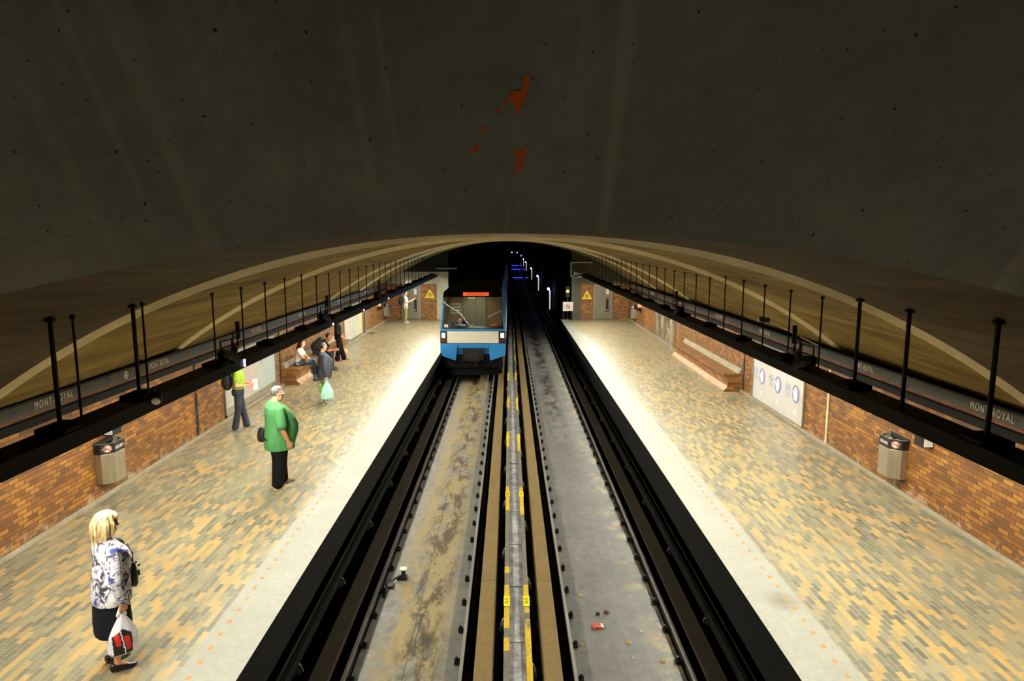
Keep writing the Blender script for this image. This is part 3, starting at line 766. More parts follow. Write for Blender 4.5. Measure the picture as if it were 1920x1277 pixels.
def bin_(x, y, s, label, z=.29):
    r = thing('litter_bin', label, 'bin', (x, y, z), 0, 'steel wall bins')
    def plan(g=0.0): return [(0, -.26-g), (s*(.11+g*.4), -.26-g), (s*(.26+g), -.13-g*.4), (s*(.26+g), .16+g*.4), (s*(.11+g*.4), .28+g), (0, .28+g)]
    P = plan()
    m = MB(); m.prism(P, 'z', 0, .50); m.build('body', M_STEEL, r, bevel=.006, fixn=True)
    # collar: open tray with black sides
    Pi = plan(-.022); Po = plan(.004); n = len(P)
    q = MB()
    v = [(a, b, .50) for a, b in Po]+[(a, b, .67) for a, b in Po]+[(a, b, .67) for a, b in Pi]+[(a, b, .54) for a, b in Pi]
    f = []; ms = []
    for i in range(n):
        j = (i+1) % n
        for k in range(3): f.append((i+k*n, j+k*n, j+(k+1)*n, i+(k+1)*n)); ms.append((0, 1, 2)[k])
    f.append(tuple(range(3*n, 4*n))); ms.append(2); f.append(tuple(range(n-1, -1, -1))); ms.append(0)
    q.v = v; q.f = f; q.m = ms
    col = q.build('collar', [M_INK, M_RIM, M_BAG], r, fixn=True)
    m = MB(); m.box(0, s*.02, -.28, .28, .60, .70); m.build('back_plate', M_INK, r, bevel=.008)
    # crumpled liner
    m = MB(); n = 20
    for k in range(n):
        a = -.24+.48*k/(n-1); m.obox((s*(.05+.14*random.random()), a*.95, .575+.03*random.random()), ((1, .3*random.random(), .5), (0, 1, .4), (0, 0, 1)), (.03, .03, .012))
    m.build('liner', M_BAG, r)
    # DECHETS on the front, no-smoking mark on the near chamfer
    fr = frame((s*.2655, .01, .575), (0, s, 0), (0, 0, 1))
    text_obj('lettering', 'DÉCHETS', M_WHITE, col, fr, .07, .78, .001)
    a = Vector((s*.11, -.26, 0)); b = Vector((s*.26, -.13, 0)); mid = (a+b)/2
    right = (b-a).normalized()*(1 if s > 0 else -1); nrm = right.cross(Vector((0, 0, 1)))
    no_symbol(col, frame(mid+nrm*.006+Vector((0, 0, .585)), right, (0, 0, 1)), .062)
    m = MB(); m.box(0, s*.05, -.2, .2, -.03, .02); m.build('wall_bracket', M_BLACK, r)
    return r
M_RIM = simple('pale_metal_rim', rgb(200,188,140), .35, .6, .1)
M_BAG = simple('grey_bin_liner', rgb(150,140,128), .35, 0, .4, 14)
bin_(XL, 10.97, 1, 'steel litter bin with black collar on the left wall, nearest the blonde person')
bin_(XR, 11.15, -1, 'steel litter bin with black collar on the right wall near the viewer')
bin_(XL, 36.7, 1, 'small looking steel bin on the left wall at the far end, beside the grey door')
bin_(XR, 35.5, -1, 'small looking steel bin on the right wall at the far end')
# lit wall boxes just above the bins, half hidden by the beams
for x, y, s, lab in ((XL, 11.0, 1, 'black wall box with white face above the left bin'), (XR, 10.25, -1, 'black wall box with white face above the right bin')):
    r = thing('wall_box', lab, 'box', (x, y, 1.03))
    m = MB(); m.box(0, s*.16, 0, .26, 0, .30); m.build('housing', M_BLACK, r, bevel=.01)
    m = MB(); m.box(s*.02, s*.155, -.008, 0, .02, .27); m.build('face_panel', M_WHITE, r)
for x, y, s, lab in ((XL, 34.9, 1, 'black payphone on the left wall before the far bin'), (XR, 34.1, -1, 'black payphone with orange sign on the right wall before the far bin')):
    r = thing('payphone', lab, 'phone', (x, y, .82))
    m = MB(); m.box(0, s*.22, -.18, .18, 0, .45); m.build('hood', M_BLACK, r, bevel=.04)
    m = MB(); m.box(0, s*.20, -.20, -.183, .15, .45, 0); m.box(0, s*.20, -.205, -.2, .15, .22, 1); m.box(s*.04, s*.16, -.206, -.2, .30, .40, 1)
    m.build('side_sign', [M_WHITE, M_ORANGE], r)
# ------------------------------------------------------------------ posters
def poster_mat(name, stops, base, seed):
    t = NT(name); v = t.coord((1, 1, .35)); X = t.sep(t.coord())
    f = t.ramp(t.math('MULTIPLY', t.math('ADD', X[1], 1.65+seed*0), .30), stops)
    n_ = t.noise(v, 2.2, 5, .6, .6); c = t.mix(t.ramp(n_, [(.36, (.35,.35,.35,1)), (.56, (1,1,1,1))]), f, base)
    k = t.ramp(t.noise(v, 4.5, 6, .7, 1.0), [(.58, (0,0,0,1)), (.68, (.5,.5,.5,1))])
    return t.fin(t.mix(k, c, rgb(110,112,108)), .35)
PAL = [(.0, rgb(196,196,70)), (.2, rgb(206,204,110)), (.32, rgb(196,120,110)), (.52, rgb(200,150,140)), (.62, rgb(150,178,180)), (.85, rgb(128,172,178)), (1, rgb(150,170,190))]
PAL2 = [(.0, rgb(196,130,120)), (.3, rgb(190,160,150)), (.4, rgb(130,160,200)), (.62, rgb(150,170,190)), (.7, rgb(206,206,70)), (1, rgb(200,200,90))]
PBASE = rgb(160,160,148)
def poster(x, s, y0, y1, z0, z1, art, label, plate=True):
    yc = (y0+y1)/2
    r = thing('poster_panel', label, 'poster', (x, yc, z0)); L = (y1-y0)/2; h = z1-z0
    m = MB(); w = .045
    m.box(0, s*.045, -L, -L+w, 0, h); m.box(0, s*.045, L-w, L, 0, h); m.box(0, s*.045, -L, L, 0, w); m.box(0, s*.045, -L, L, h-w, h)
    m.build('frame', M_FRAME, r)
    m = MB(); m.box(0, s*.02, -L+w, L-w, w, h-w); a = m.build('artwork', art, r)
    if plate:
        m = MB(); m.box(0, s*.04, -L+w, L-w, w, w+.14); m.build('lower_plate', M_STEEL, r)
    return r
poster(XL, 1, 15.75, 19.3, .1, 1.6, poster_mat('pastel_artwork', PAL, PBASE, 0), 'pastel abstract poster in a metal frame behind the person in lime')
poster(XL, 1, 27.5, 31.0, .1, 1.6, poster_mat('pastel_artwork', PAL2, rgb(186,182,160), 0), 'pink blue and yellow poster on the left wall past the person in black', False)
t = NT('grey_poster_sheet'); v = t.coord((1, 1, .25)); f = t.noise(v, 2.5, 6, .6)
M_GPOST = t.fin(t.ramp(f, [(.3, rgb(176,174,172)), (.55, rgb(186,184,178)), (.75, rgb(180,160,130))]), .4)
pr = poster(XR, -1, 14.85, 18.1, .05, 1.62, M_GPOST, 'pale grey sheet with three blue round marks on the right wall', False)
M_BLUEP = simple('faded_blue_print', rgb(112,116,168), .5, 0, .12)
M_GREYP = simple('faded_grey_print', rgb(150,148,156), .5, 0, .1)
def round_mark(par, y, z):
    q = MB(); n = 32; R = .21; x = -.021
    def P(u, w): return (x, -u+y, w+z)
    q.add([P(R*cos(2*pi*i/n), R*1.0*sin(2*pi*i/n)) for i in range(n)], [tuple(range(n))], 0)
    # pale hand shape inside the disc: palm, four fingers and a thumb
    def blob(pts, mi=1): q.add([(x-.001, -u+y, w+z) for u, w in pts], [tuple(range(len(pts)))], mi)
    blob([(-.10, -.14), (.03, -.17), (.10, -.05), (.08, .05), (-.08, .05), (-.13, -.03)])
    for k, (u, l) in enumerate(((-.075, .11), (-.025, .14), (.025, .13), (.068, .09))): blob([(u-.017, .03), (u+.017, .03), (u+.02, .03+l), (u-.012, .03+l)])
    blob([(-.13, -.05), (-.10, .01), (-.16, .08), (-.19, .05)])
    for k in range(6): q.box(x, x-.001, y+.62-(.02*(k % 3)), y+.30, z+.14-k*.055, z+.165-k*.055, 2 if k not in (1, 2) else 0)
    q.build('printed_mark', [M_BLUEP, M_WHITE, M_GREYP], par)
for yy in (-1.15, -.1, .95): round_mark(pr, yy, .70)
m = MB()
for yy in (-1.2, -.15, .9):
    for k in range(3): m.box(-.021, -.022, yy, yy+.12, .22+k*.04, .24+k*.04)
m.build('small_print', M_WHITE, pr)
gp = NT('dark_reflective_panel'); v = gp.coord((1, 1, .3)); f = gp.noise(v, 3, 5, .7, .8)
M_DPAN = gp.fin(gp.ramp(f, [(.35, rgb(58,54,44)), (.52, rgb(112,98,72)), (.64, rgb(172,164,148))]), .12, 0, .6)
poster(XR, -1, 26.9, 30.4, .1, 1.6, M_DPAN, 'dark glossy glazed panel on the right wall beyond the bench', False)
# ------------------------------------------------------------------ brick benches
t, c, *_ = brick('bench_brick', 'yz', .205, .068, BR, rgb(110,80,48), .005, .6); M_BENCH = t.fin(c, .6)
t, c, *_ = brick('bench_seat_brick', 'yx', .068, .205, [(.0, rgb(108,70,34)), (.5, rgb(136,90,40)), (1, rgb(164,114,54))], rgb(120,90,50), .005, .5); M_BSEAT = t.fin(c, .5)
t, c, *_ = brick('bench_end_brick', 'xz', .205, .068, BR, rgb(110,80,48), .005, .6); M_BEND = t.fin(c, .6)
def bench(x, s, y0, y1, label):
    r = thing('brick_bench', label, 'bench', (x, (y0+y1)/2, 0), 0, 'brick benches'); L = (y1-y0)/2
    prof = [(0, 0), (s*.50, 0), (s*.50, .05), (s*.44, .09), (s*.405, .16), (s*.40, .24), (s*.43, .34), (s*.50, .43), (s*.52, .48), (0, .48)]
    m = MB(); n = len(prof)
    v = [(a, -L, b) for a, b in prof]+[(a, L, b) for a, b in prof]; f = []; ms = []
    for i in range(n):
        j = (i+1) % n; f.append((i, i+n, j+n, j))
        zz = (prof[i][1]+prof[j][1])/2; ms.append(2 if zz < .13 and i in (1, 2, 3) else 0)
    f += [tuple(range(n)), tuple(range(2*n-1, n-1, -1))]; ms += [1, 1]
    m.v, m.f, m.m = v, f, ms
    m.build('base', [M_BENCH, M_BEND, M_PLINTH2], r, fixn=True)
    m = MB(); m.box(s*.0, s*.535, -L-.01, L+.01, .48, .51); m.build('seat_course', M_BSEAT, r, bevel=.01)
    m = MB(); m.prism([(0, .51), (s*.10, .51), (s*.03, .66), (0, .66)], 'y', -L, L); m.build('back_ledge', M_PLINTH, r, fixn=True)
    return r
M_PLINTH2 = simple('pinkish_cement_foot', rgb(176,148,118), .8, 0, .2, 5)
bench(XL, 1, 19.95, 26.2, 'brown brick bench built along the left wall, two people sitting on it')
bench(XR, -1, 19.0, 25.3, 'empty brown brick bench built along the right wall')
# joints and conduits on the walls
def joint(x, s, y, label, z1=1.64):
    m = MB(); z = 0.03
    rnd = random.Random(3)
    while z < z1:
        dz = .03+.05*rnd.random(); w = .022+.022*rnd.random(); m.box(0, s*(.015+.02*rnd.random()), -w, w*.8, z, min(z1, z+dz)); z += dz*.8
    o = m.build('expansion_joint', M_JOINT, None, loc=(x, y, 0)); tag(o, label, 'wall joint', 'ragged black wall joints')
M_JOINT = simple('black_joint_filler', rgb(52,48,42), .7, 0, .4, 30)
joint(XL, 1, 14.35, 'ragged black joint down the left wall before the pastel poster')
joint(XL, 1, 19.75, 'ragged black joint at the near end of the left bench')
joint(XR, -1, 18.85, 'ragged black joint at the near end of the right bench')
m = MB(); m.box(0, -.03, -.03, .03, .02, 1.64); o = m.build('wall_conduit', simple('pale_conduit', rgb(196,186,150), .6, 0, .2, 30), None, loc=(XR, 13.75, 0), bevel=.008); tag(o, 'pale vertical conduit strip on the right wall between poster and bin', 'conduit')
m = MB(); m.tube([(.03, 0, 1.6), (.03, 0, .12), (.12, .03, .03), (.45, .05, .03)], .03, 8); o = m.build('wall_pipe', M_FRAME, None, loc=(XL, 31.6, 0)); tag(o, 'grey pipe bending out from the left wall onto the floor', 'pipe')
# ------------------------------------------------------------------ far end: doors, warning signs, signal
def door(x0, x1, y, nm, hside):
    m = MB(); w = .06
    m.box(x0-w, x0, y-.10, y+.02, 0, 1.92); m.box(x1, x1+w, y-.10, y+.02, 0, 1.92); m.box(x0-w, x1+w, y-.10, y+.02, 1.86, 1.92)
    fr = struct(m.build(nm, M_FRAME))
    m = MB(); m.box(x0, x1, y-.07, y-.02, .02, 1.86); lf = m.build('door_leaf', M_DOOR, fr, bevel=.005)
    hx = x1-.22
    m = MB(); m.box(hx-.07, hx+.07, y-.085, y-.07, .42, 1.12); m.build('lock_plate', M_BLACK, lf)
    m = MB(); m.box(hx-.075, hx+.075, y-.085, y-.07, 1.38, 1.68); m.build('notice', M_WHITE, lf)
    m = MB(); m.box(hx-.08, hx+.08, y-.09, y-.07, 1.16, 1.24); m.build('red_notice', M_RED, lf)
    m = MB(); m.cyl((hx, y-.07, .52), (hx, y-.14, .52), .03, n=10); m.box(hx-.012, hx+.012, y-.16, y-.13, .47, .58); m.build('door_handle', M_STEEL, lf)
door(-5.86, -4.95, YE, 'door_1', 1); door(4.70, 5.62, YE, 'door_2', 1)
def warn(x, z, lab):
    r = thing('warning_sign', lab, 'sign', (x, YE, z), 0, 'yellow warning triangles'); a = .56
    def tri(a, y): return [(-a/2, y, 0), (a/2, y, 0), (0, y, a*.866)]
    m = MB(); P = [(-a/2, 0), (a/2, 0), (a/2-.02, .04), (.03, a*.84), (-.03, a*.84), (-a/2+.02, .04)]
    m.prism(P, 'y', -.02, 0); m.build('plate', M_WARN, r, fixn=True)
    m = MB(); n = 20; c = (0, a*.30)
    ring = [[(rr*cos(2*pi*i/n), -.022, c[1]+rr*sin(2*pi*i/n)) for i in range(n)] for rr in (.10, .075)]
    m.loft(ring, caps=False); m.add([(.03*cos(2*pi*i/n), -.022, c[1]+.045*sin(2*pi*i/n)) for i in range(n)], [tuple(range(n))])
    m.build('pictogram', M_INK, r)
warn(-4.38, 1.18, 'yellow warning triangle on brick beside the left grey door')
warn(4.28, 1.12, 'yellow warning triangle on brick beside the right grey door')
r = thing('no_entry_sign', 'white board with red prohibition ring at the end of the right platform', 'sign', (3.22, YE-.4, 0))
m = MB(); m.box(-.30, .26, -.03, 0, .50, 1.0); m.build('board', M_WHITE, r, bevel=.01)
m = MB(); m.box(-.28, -.22, 0, .05, 0, 1.0); m.box(.18, .24, 0, .05, 0, 1.0); m.build('post', M_BLACK, r)
no_symbol(r, frame((-.02, -.032, .75), (1, 0, 0), (0, 0, 1)), .13)
r = thing('signal_lamp', 'round yellow signal lamp glowing above the white board', 'signal', (3.22, YE+.1, 1.2))
m = MB(); m.box(-.13, .13, 0, .16, 0, .62); m.box(-.04, .04, .02, .1, -2.6, 0); m.build('housing', M_BLACK, r, bevel=.02)
m = MB(); m.ball((0, -.01, .34), (.075, .03, .075), 16, 8); m.build('lens', glow('yellow_signal', (1, .95, .05, 1), 4), r, smooth=True)
o = MB().tube([(0, 0, 0), (0, 0, .78), (1.1, 0, .78), (1.1, 0, .66)], .035, 8).build('bent_conduit', M_RIB, None, loc=(3.36, YE-.2, 2.36)); tag(o, 'beige pipe bent into a frame above the right end column', 'pipe')
o = MB().tube([(0, 0, 0), (1.15, 0, 0)], .04, 8).build('pipe_rail', M_FRAME, None, loc=(-4.0, YE-.2, 2.82)); tag(o, 'pale horizontal pipe high beside the left end of the tunnel mouth', 'pipe')
r = thing('round_emblem_sign', 'blue and white curved sign above the right end column', 'sign', (3.72, YE-.25, 2.32))
m = MB(); n = 18
m.add([(.34*cos(a)+.02, 0, .26*sin(a)*.9+.03*cos(a)) for a in [pi*i/n for i in range(n+1)]], [tuple(range(n+1))], 0)
m.prism([(-.22, .0), (.42, .10), (.34, .20), (.1, .19), (-.2, .10)], 'y', -.02, -.004, 1); m.prism([(-.22, .10), (-.2, .33), (-.02, .26), (.32, .2), (.1, .19), (-.2, .12)], 'y', -.012, -.002, 0)
m.build('sign_face', [M_WHITE, simple('sign_blue', rgb(52,110,150), .4)], r, fixn=True)
o = MB(); o.box(-.09, .09, -.16, 0, 0, .06); o = o.build('wall_lamp', M_LEDW, None, loc=(5.85, YE, 1.72)); tag(o, 'small lit wall lamp at the top right of the right grey door', 'lamp')
o = MB(); o.box(-.10, .10, -.16, 0, 0, .07); o = o.build('wall_lamp', M_LEDW, None, loc=(-5.55, YE-.02, 1.93)); tag(o, 'small lit wall lamp over the left grey door', 'lamp')
# ------------------------------------------------------------------ tunnel lamps
M_LAMPSTREAK = glow('wall_reflection_glow', (.95, 1, .92, 1), .55)
def tunnel_lamp(x, y, label, blue=True):
    r = thing('tunnel_lamp', label, 'lamp', (x, y, -1.0), 0, 'lamps along the tunnel')
    m = MB(); m.cyl((0, 0, 0), (0, 0, 1.5), .045, .065, 10); m.build('tube', M_LAMPSTREAK, r)  # glowing tube stands in for the lamp's reflection down the tunnel wall
    m = MB(); m.ball((-.12, -.05, 1.62), .10, 12, 8); m.build('lamp_head', M_LED2 if blue else M_LEDW, r, smooth=True)
    m = MB(); m.box(-.1, .12, -.1, .1, -.56, 0); m.build('base', M_BLACK, r)
M_LED2 = glow('blue_tunnel_lamp', (.35, .30, 1, 1), 14)
M_BLUEBAR = glow('blue_reflection_glow', (.05, .05, .9, 1), 2.2)
order = ['first', 'second', 'third', 'fourth', 'fifth', 'sixth']
for i, y in enumerate((53.5, 74.5, 97, 128, 152)):
    tunnel_lamp(3.18, y, order[i]+' lamp with glowing reflection streak along the right tunnel wall counted from the platform', i in (0, 1, 4))
for i, (y, xx, w) in enumerate(((104, 1.55, 1.5), (137, 1.6, 1.9), (160, 1.6, 1.5))):  # glowing bars stand in for blue light reflected off the track floor
    m = MB(); m.box(-w/2, w/2, -.05, .05, 0, .10); m.box(w/2+.35, w/2+.85, -.05, .05, 0, .10); o = m.build('reflection_bar', M_BLUEBAR, None, loc=(xx-.25, y, -1.10))
    tag(o, ['nearest', 'middle', 'farthest'][i]+' glowing bar for blue reflections across the track deep in the tunnel', 'light', 'blue tunnel reflection bars')
for i, (y, xx, zz) in enumerate(((150, 2.6, 1.4), (165, .6, 1.9), (168, 1.9, 1.8))):
    m = MB(); m.ball((0, 0, 0), .17 if i == 0 else .14, 10, 6); o = m.build('tunnel_signal', glow('tunnel_signal_glow', (.08, .12, 1, 1) if i == 0 else (.8, .85, 1, 1), 4 if i == 0 else 2), None, loc=(xx, y, zz)); tag(o, ['large blue signal dot deep in the tunnel', 'small white signal dot at the left of the tunnel end', 'small white signal dot at the right of the tunnel end'][i], 'signal')
# ------------------------------------------------------------------ trackside bits and litter
r = thing('track_sensor', 'small black trackside device with a round white cap beside the left rail', 'device', (-1.74, 10.55, -1.27))
m = MB(); m.box(-.10, .06, -.06, .06, 0, .06); m.cyl((0, 0, .05), (0, 0, .17), .035, n=10); m.tube([(0, 0, .08), (-.14, -.12, .06), (-.2, -.3, .02), (-.2, -.6, .015)], .018, 8); m.box(-.22, -.12, -.34, -.2, 0, .05); m.build('body', M_BLACK, r, bevel=.006)
m = MB(); m.cyl((0, 0, .17), (0, 0, .19), .062, n=16); q = m.build('cap', simple('cream_cap', rgb(228,222,180), .4), r); q['label'] = 'round cream cap'
def litter(name, x, y, mats, lab, sx, sy, rz, h=.012, z=-1.27, cat='litter'):
    m = MB(); n = 6
    vs = []; fs = []
    for j in range(n+1):
        for i in range(n+1): vs.append(((i/n-.5)*sx, (j/n-.5)*sy, h*(.3+random.random())))
    for j in range(n):
        for i in range(n): fs.append((j*(n+1)+i, j*(n+1)+i+1, (j+1)*(n+1)+i+1, (j+1)*(n+1)+i))
    m.v = vs; m.f = fs; m.m = [1 if (k % n) >= 5 and len(mats) > 1 else 0 for k in range(len(fs))]
    b = len(m.v); m.box(-sx*.48, sx*.48, -sy*.48, sy*.48, 0, h*.3)
    o = m.build(name, mats, None, loc=(x, y, z)); o.rotation_euler = (0, 0, rz); return tag(o, lab, cat)
M_LRED = simple('faded_red_card', rgb(186,84,62), .6, 0, .2, 40)
M_LTAN = simple('tan_scrap', rgb(206,180,110), .6, 0, .2, 40)
M_LBRN = simple('brown_scrap', rgb(98,64,44), .7, 0, .3, 30)
litter('paper_wrapper', 1.265, 9.12, [M_LRED, M_WHITE], 'crumpled red and white wrapper on the grey track slab', .16, .11, .15, .03)
litter('paper_scrap', 1.44, 9.5, [M_LBRN], 'dark brown scrap above the red wrapper on the grey slab', .07, .06, .4, .03)
litter('paper_scrap', 1.31, 9.45, [M_RUBBER], 'small black scrap left of the brown one on the grey slab', .05, .05, .1, .03)
litter('cardboard_scrap', 1.64, 8.72, [M_LTAN], 'tan scrap among the dirt near the right rail', .055, .04, .3, .03)
litter('cardboard_scrap', 1.11, 10.0, [M_LTAN], 'tan scrap alone in the middle of the grey slab', .04, .04, .8, .03)
litter('cardboard_scrap', 2.02, 8.3, [M_LTAN], 'tan scrap lying against the foot of the right rail', .07, .035, -.4, .03)
litter('paper_scrap', .985, 8.68, [M_LTAN], 'small tan scrap beside the left edge of the grey slab', .04, .03, -.5, .02)
litter('paper_scrap', 1.88, 9.0, [M_WHITE], 'small white scrap beside the right rail clip', .04, .03, .2, .02)
litter('paper_scrap', 1.64, 8.37, [M_WHITE], 'tiny white scrap low on the grey slab', .025, .025, .2, .02)
# vignette of dirt and the station light itself come from the fixtures only
# ------------------------------------------------------------------ camera, world, view
cd = bpy.data.cameras.new('camera'); cd.sensor_width = 36; cd.sensor_fit = 'HORIZONTAL'; cd.lens = 24; cd.clip_start = .05; cd.clip_end = 400
co = bpy.data.objects.new('camera', cd); COL.objects.link(co); co.location = (0, 0, 4.2)
co.rotation_euler = (radians(90)-math.atan(183.5/1280), 0, -math.atan(5/1280)); SC.camera = co
w = bpy.data.worlds.new('world'); SC.world = w; w.use_nodes = True
w.node_tree.nodes['Background'].inputs[0].default_value = (0, 0, 0, 1); w.node_tree.nodes['Background'].inputs[1].default_value = 0
SC.view_settings.view_transform = 'Standard'; SC.view_settings.look = 'None'; SC.view_settings.gamma = 1; SC.view_settings.exposure = 0.0
try: SC.view_settings.use_curve_mapping = False
except Exception: pass
# ------------------------------------------------------------------ people
def skin(name, c):
    t = NT(name); f = t.noise(t.coord(), 14)
    t.b.inputs['Subsurface Weight'].default_value = .08; t.b.inputs['Subsurface Radius'].default_value = (.02, .008, .005)
    return t.fin(t.ramp(f, [(.3, lin(c, .92)), (.7, lin(c, 1.08))]), .55, 0, .35)
SK_A = skin('fair_skin', rgb(224,160,120)); SK_B = skin('tan_skin', rgb(206,140,96)); SK_C = skin('brown_skin', rgb(168,104,70))
def cloth(name, c, var=.12, sc=30): return simple(name, c, .85, 0, var, sc, spec=.15)
M_EYE = simple('dark_eye', rgb(40,30,24), .2)
def rem(o, vox, it=4):
    r = o.modifiers.new('remesh', 'REMESH'); r.mode = 'VOXEL'; r.voxel_size = vox; r.use_smooth_shade = True
    if it:
        s = o.modifiers.new('smooth', 'SMOOTH'); s.factor = .5; s.iterations = it
    return o
def vadd(a, b, k=1.0): return (a[0]+b[0]*k, a[1]+b[1]*k, a[2]+b[2]*k)
def lerp(a, b, t): return tuple(a[i]+(b[i]-a[i])*t for i in range(3))
def torso_rings(rings, g=0.0, k=1.0, n=24, sq=.85):
    out = []
    for r in rings:
        cx, cz, rx, ry = r[:4]; a = r[4] if len(r) > 4 else 0.0
        rr = []
        for i in range(n):
            t = 2*pi*i/n
            c_, s_ = cos(t), sin(t)
            u = (abs(c_)**sq)*(1 if c_ > 0 else -1)*(rx*k+g); w = (abs(s_)**sq)*(1 if s_ > 0 else -1)*(ry*k+g)
            rr.append((cx+u*cos(a), w, cz-u*sin(a)))
        out.append(rr)
    return out
def hand(mb, w, d, n, curl=.5, s=1, thumb=1, k=1.0):
    d = Vector(d).normalized(); n = Vector(n); n = (n-d*n.dot(d)).normalized(); u = n.cross(d).normalized()*thumb
    w = Vector(w)
    off = [.033, .011, -.011, -.032]
    for i, o in enumerate(off):
        a = w+u*o*.55*k; b = w+d*.088*k+u*o*k
        mb.cap(a, .0155*k, b, .0125*k, 8)
    L = [.072, .082, .076, .058]
    for i, o in enumerate(off):
        p = w+d*.088*k+u*o*k; ang = .25*curl
        seg = [L[i]*.45, L[i]*.32, L[i]*.25]; r = [.0095, .0088, .008, .007]
        base = (d+u*(o*2.2)).normalized()
        for j in range(3):
            ang += curl*(.55 if j else .35)
            q = p+(base*cos(ang)+n*sin(ang))*seg[j]*k
            mb.cap(p, r[j]*k, q, r[j+1]*k, 8); p = q
    p = w+d*.025*k+u*.036*k
    q = p+(d*.65+u*.6+n*.35).normalized()*.042*k; mb.cap(p, .0125*k, q, .0105*k, 8)
    r_ = q+(d*.85+u*.15+n*.5*max(.3, curl)).normalized()*.034*k; mb.cap(q, .0105*k, r_, .0085*k, 8)
def head_parts(mb, hc, R, k=1.0, fat=1.0):
    def p(x, y, z): return Vector(hc)+R @ Vector((x*k, y*k, z*k))
    def b(c, r): mb.ball(p(*c), tuple(q*k for q in r), 16, 12, 0, R)
    b((-.012, 0, .032), (.098, .077, .092)); b((.018, 0, -.028), (.072, .062*fat, .092)); b((.05, 0, -.098), (.034, .034*fat, .028))
    b((.035, .034*fat, -.06), (.04, .028, .05)); b((.035, -.034*fat, -.06), (.04, .028, .05))
    b((.078, .028, .028), (.016, .026, .011)); b((.078, -.028, .028), (.016, .026, .011))
    mb.cap(p(.086, 0, .012), .009*k, p(.110, 0, -.024), .013*k, 8); b((.098, 0, -.030), (.014, .018, .009))
    b((.086, 0, -.060), (.011, .024, .008)); b((.084, 0, -.074), (.010, .02, .008))
    for s in (-1, 1): b((-.004, s*.079, -.008), (.020, .010, .032))
def hair_mesh(hc, R, k, style):
    mb = MB()
    def p(x, y, z): return Vector(hc)+R @ Vector((x*k, y*k, z*k))
    def ball_clamped(c, r, fx):
        t = MB(); t.ball((0, 0, 0), r, 24, 16)
        vs = []
        for v in t.v:
            x, y, z = v[0]+c[0], v[1]+c[1], v[2]+c[2]
            x = min(x, fx(z)); vs.append(p(x, y, z))
        mb.add(vs, t.f)
    if style == 'short':
        ball_clamped((-.018, 0, .036), (.104, .086, .098), lambda z: .080 if z > .075 else (.0 if z > -.02 else -.035))
    elif style == 'bob':
        ball_clamped((-.012, 0, .035), (.118, .102, .112), lambda z: .112 if z > .045 else .030)
        rnd = random.Random(5)
        for i in range(90):
            a = radians(48+264*i/89+rnd.uniform(-4, 4)); rr = rnd.uniform(.084, .116)
            ln = rnd.uniform(-.25, -.17) if cos(a) < .1 else rnd.uniform(-.15, -.10)
            pts = [p(.02*cos(a)-.01, .02*sin(a), .132), p(rr*.75*cos(a)-.012, rr*.75*sin(a), .10), p((rr+.012)*cos(a)-.015, (rr+.002)*sin(a), .02),
                   p((rr+.014)*cos(a)-.018, (rr+.004)*sin(a), -.08), p((rr-.005)*cos(a+rnd.uniform(-.1, .1))-.02, (rr-.012)*sin(a), ln)]
            mb.chain(pts, [.010*k, .0125*k, .013*k, .011*k, .003*k], 6)
        for i in range(7):
            y = -.06+.02*i; mb.chain([p(.03, y*.6, .128), p(.088, y, .088), p(.108, y*1.05, .040)], [.012*k, .014*k, .006*k], 6)
    elif style == 'long':
        ball_clamped((-.018, 0, .034), (.108, .092, .102), lambda z: .085 if z > .06 else .005)
        for i in range(26):
            a = radians(80+200*i/25); q = .085
            mb.chain([p(q*cos(a)-.015, q*sin(a), .06), p((q+.012)*cos(a)-.02, q*sin(a), -.06), p((q+.03)*cos(a)-.03, (q-.01)*sin(a), -.20), p((q+.03)*cos(a)-.035, (q-.03)*sin(a), -.30)], [.02*k, .02*k, .018*k, .006*k], 6)
    elif style == 'bun':
        ball_clamped((-.018, 0, .034), (.106, .090, .102), lambda z: .080 if z > .065 else -.005)
        mb.ball(p(-.10, 0, -.03), (.045*k, .05*k, .05*k), 12, 8)
    return mb
def shoe(mb, ank, yaw, L=.26, W=.092, H=.075, heel=0.0):
    W *= 1.12; L *= 1.06; H *= 1.1
    d = Vector((cos(yaw), sin(yaw), 0)); u = Vector((-sin(yaw), cos(yaw), 0)); rings = []
    prof = [(-.28, .55, .9), (-.24, .8, 1.05), (-.1, .88, 1.15), (.1, .9, 1.0), (.3, .98, .75), (.5, 1.0, .6), (.64, .85, .48), (.71, .5, .32)]
    for f, w, h in prof:
        rr = []; lift = heel*max(0.0, min(1.0, (.35-f)/.5))
        for i in range(12):
            t = 2*pi*i/12; y = cos(t)*W/2*w; z = sin(t); zz = lift + (H*h*z if z > 0 else 0)
            q = Vector((ank[0], ank[1], 0))+d*(f*L)+u*y; rr.append((q.x, q.y, zz+.0015))
        rings.append(rr)
    mb.loft(rings)
    if heel:
        q = Vector((ank[0], ank[1], 0))-d*.2*L; mb.cyl((q.x, q.y, 0), (q.x, q.y, heel+.01), .013, .024, 8)
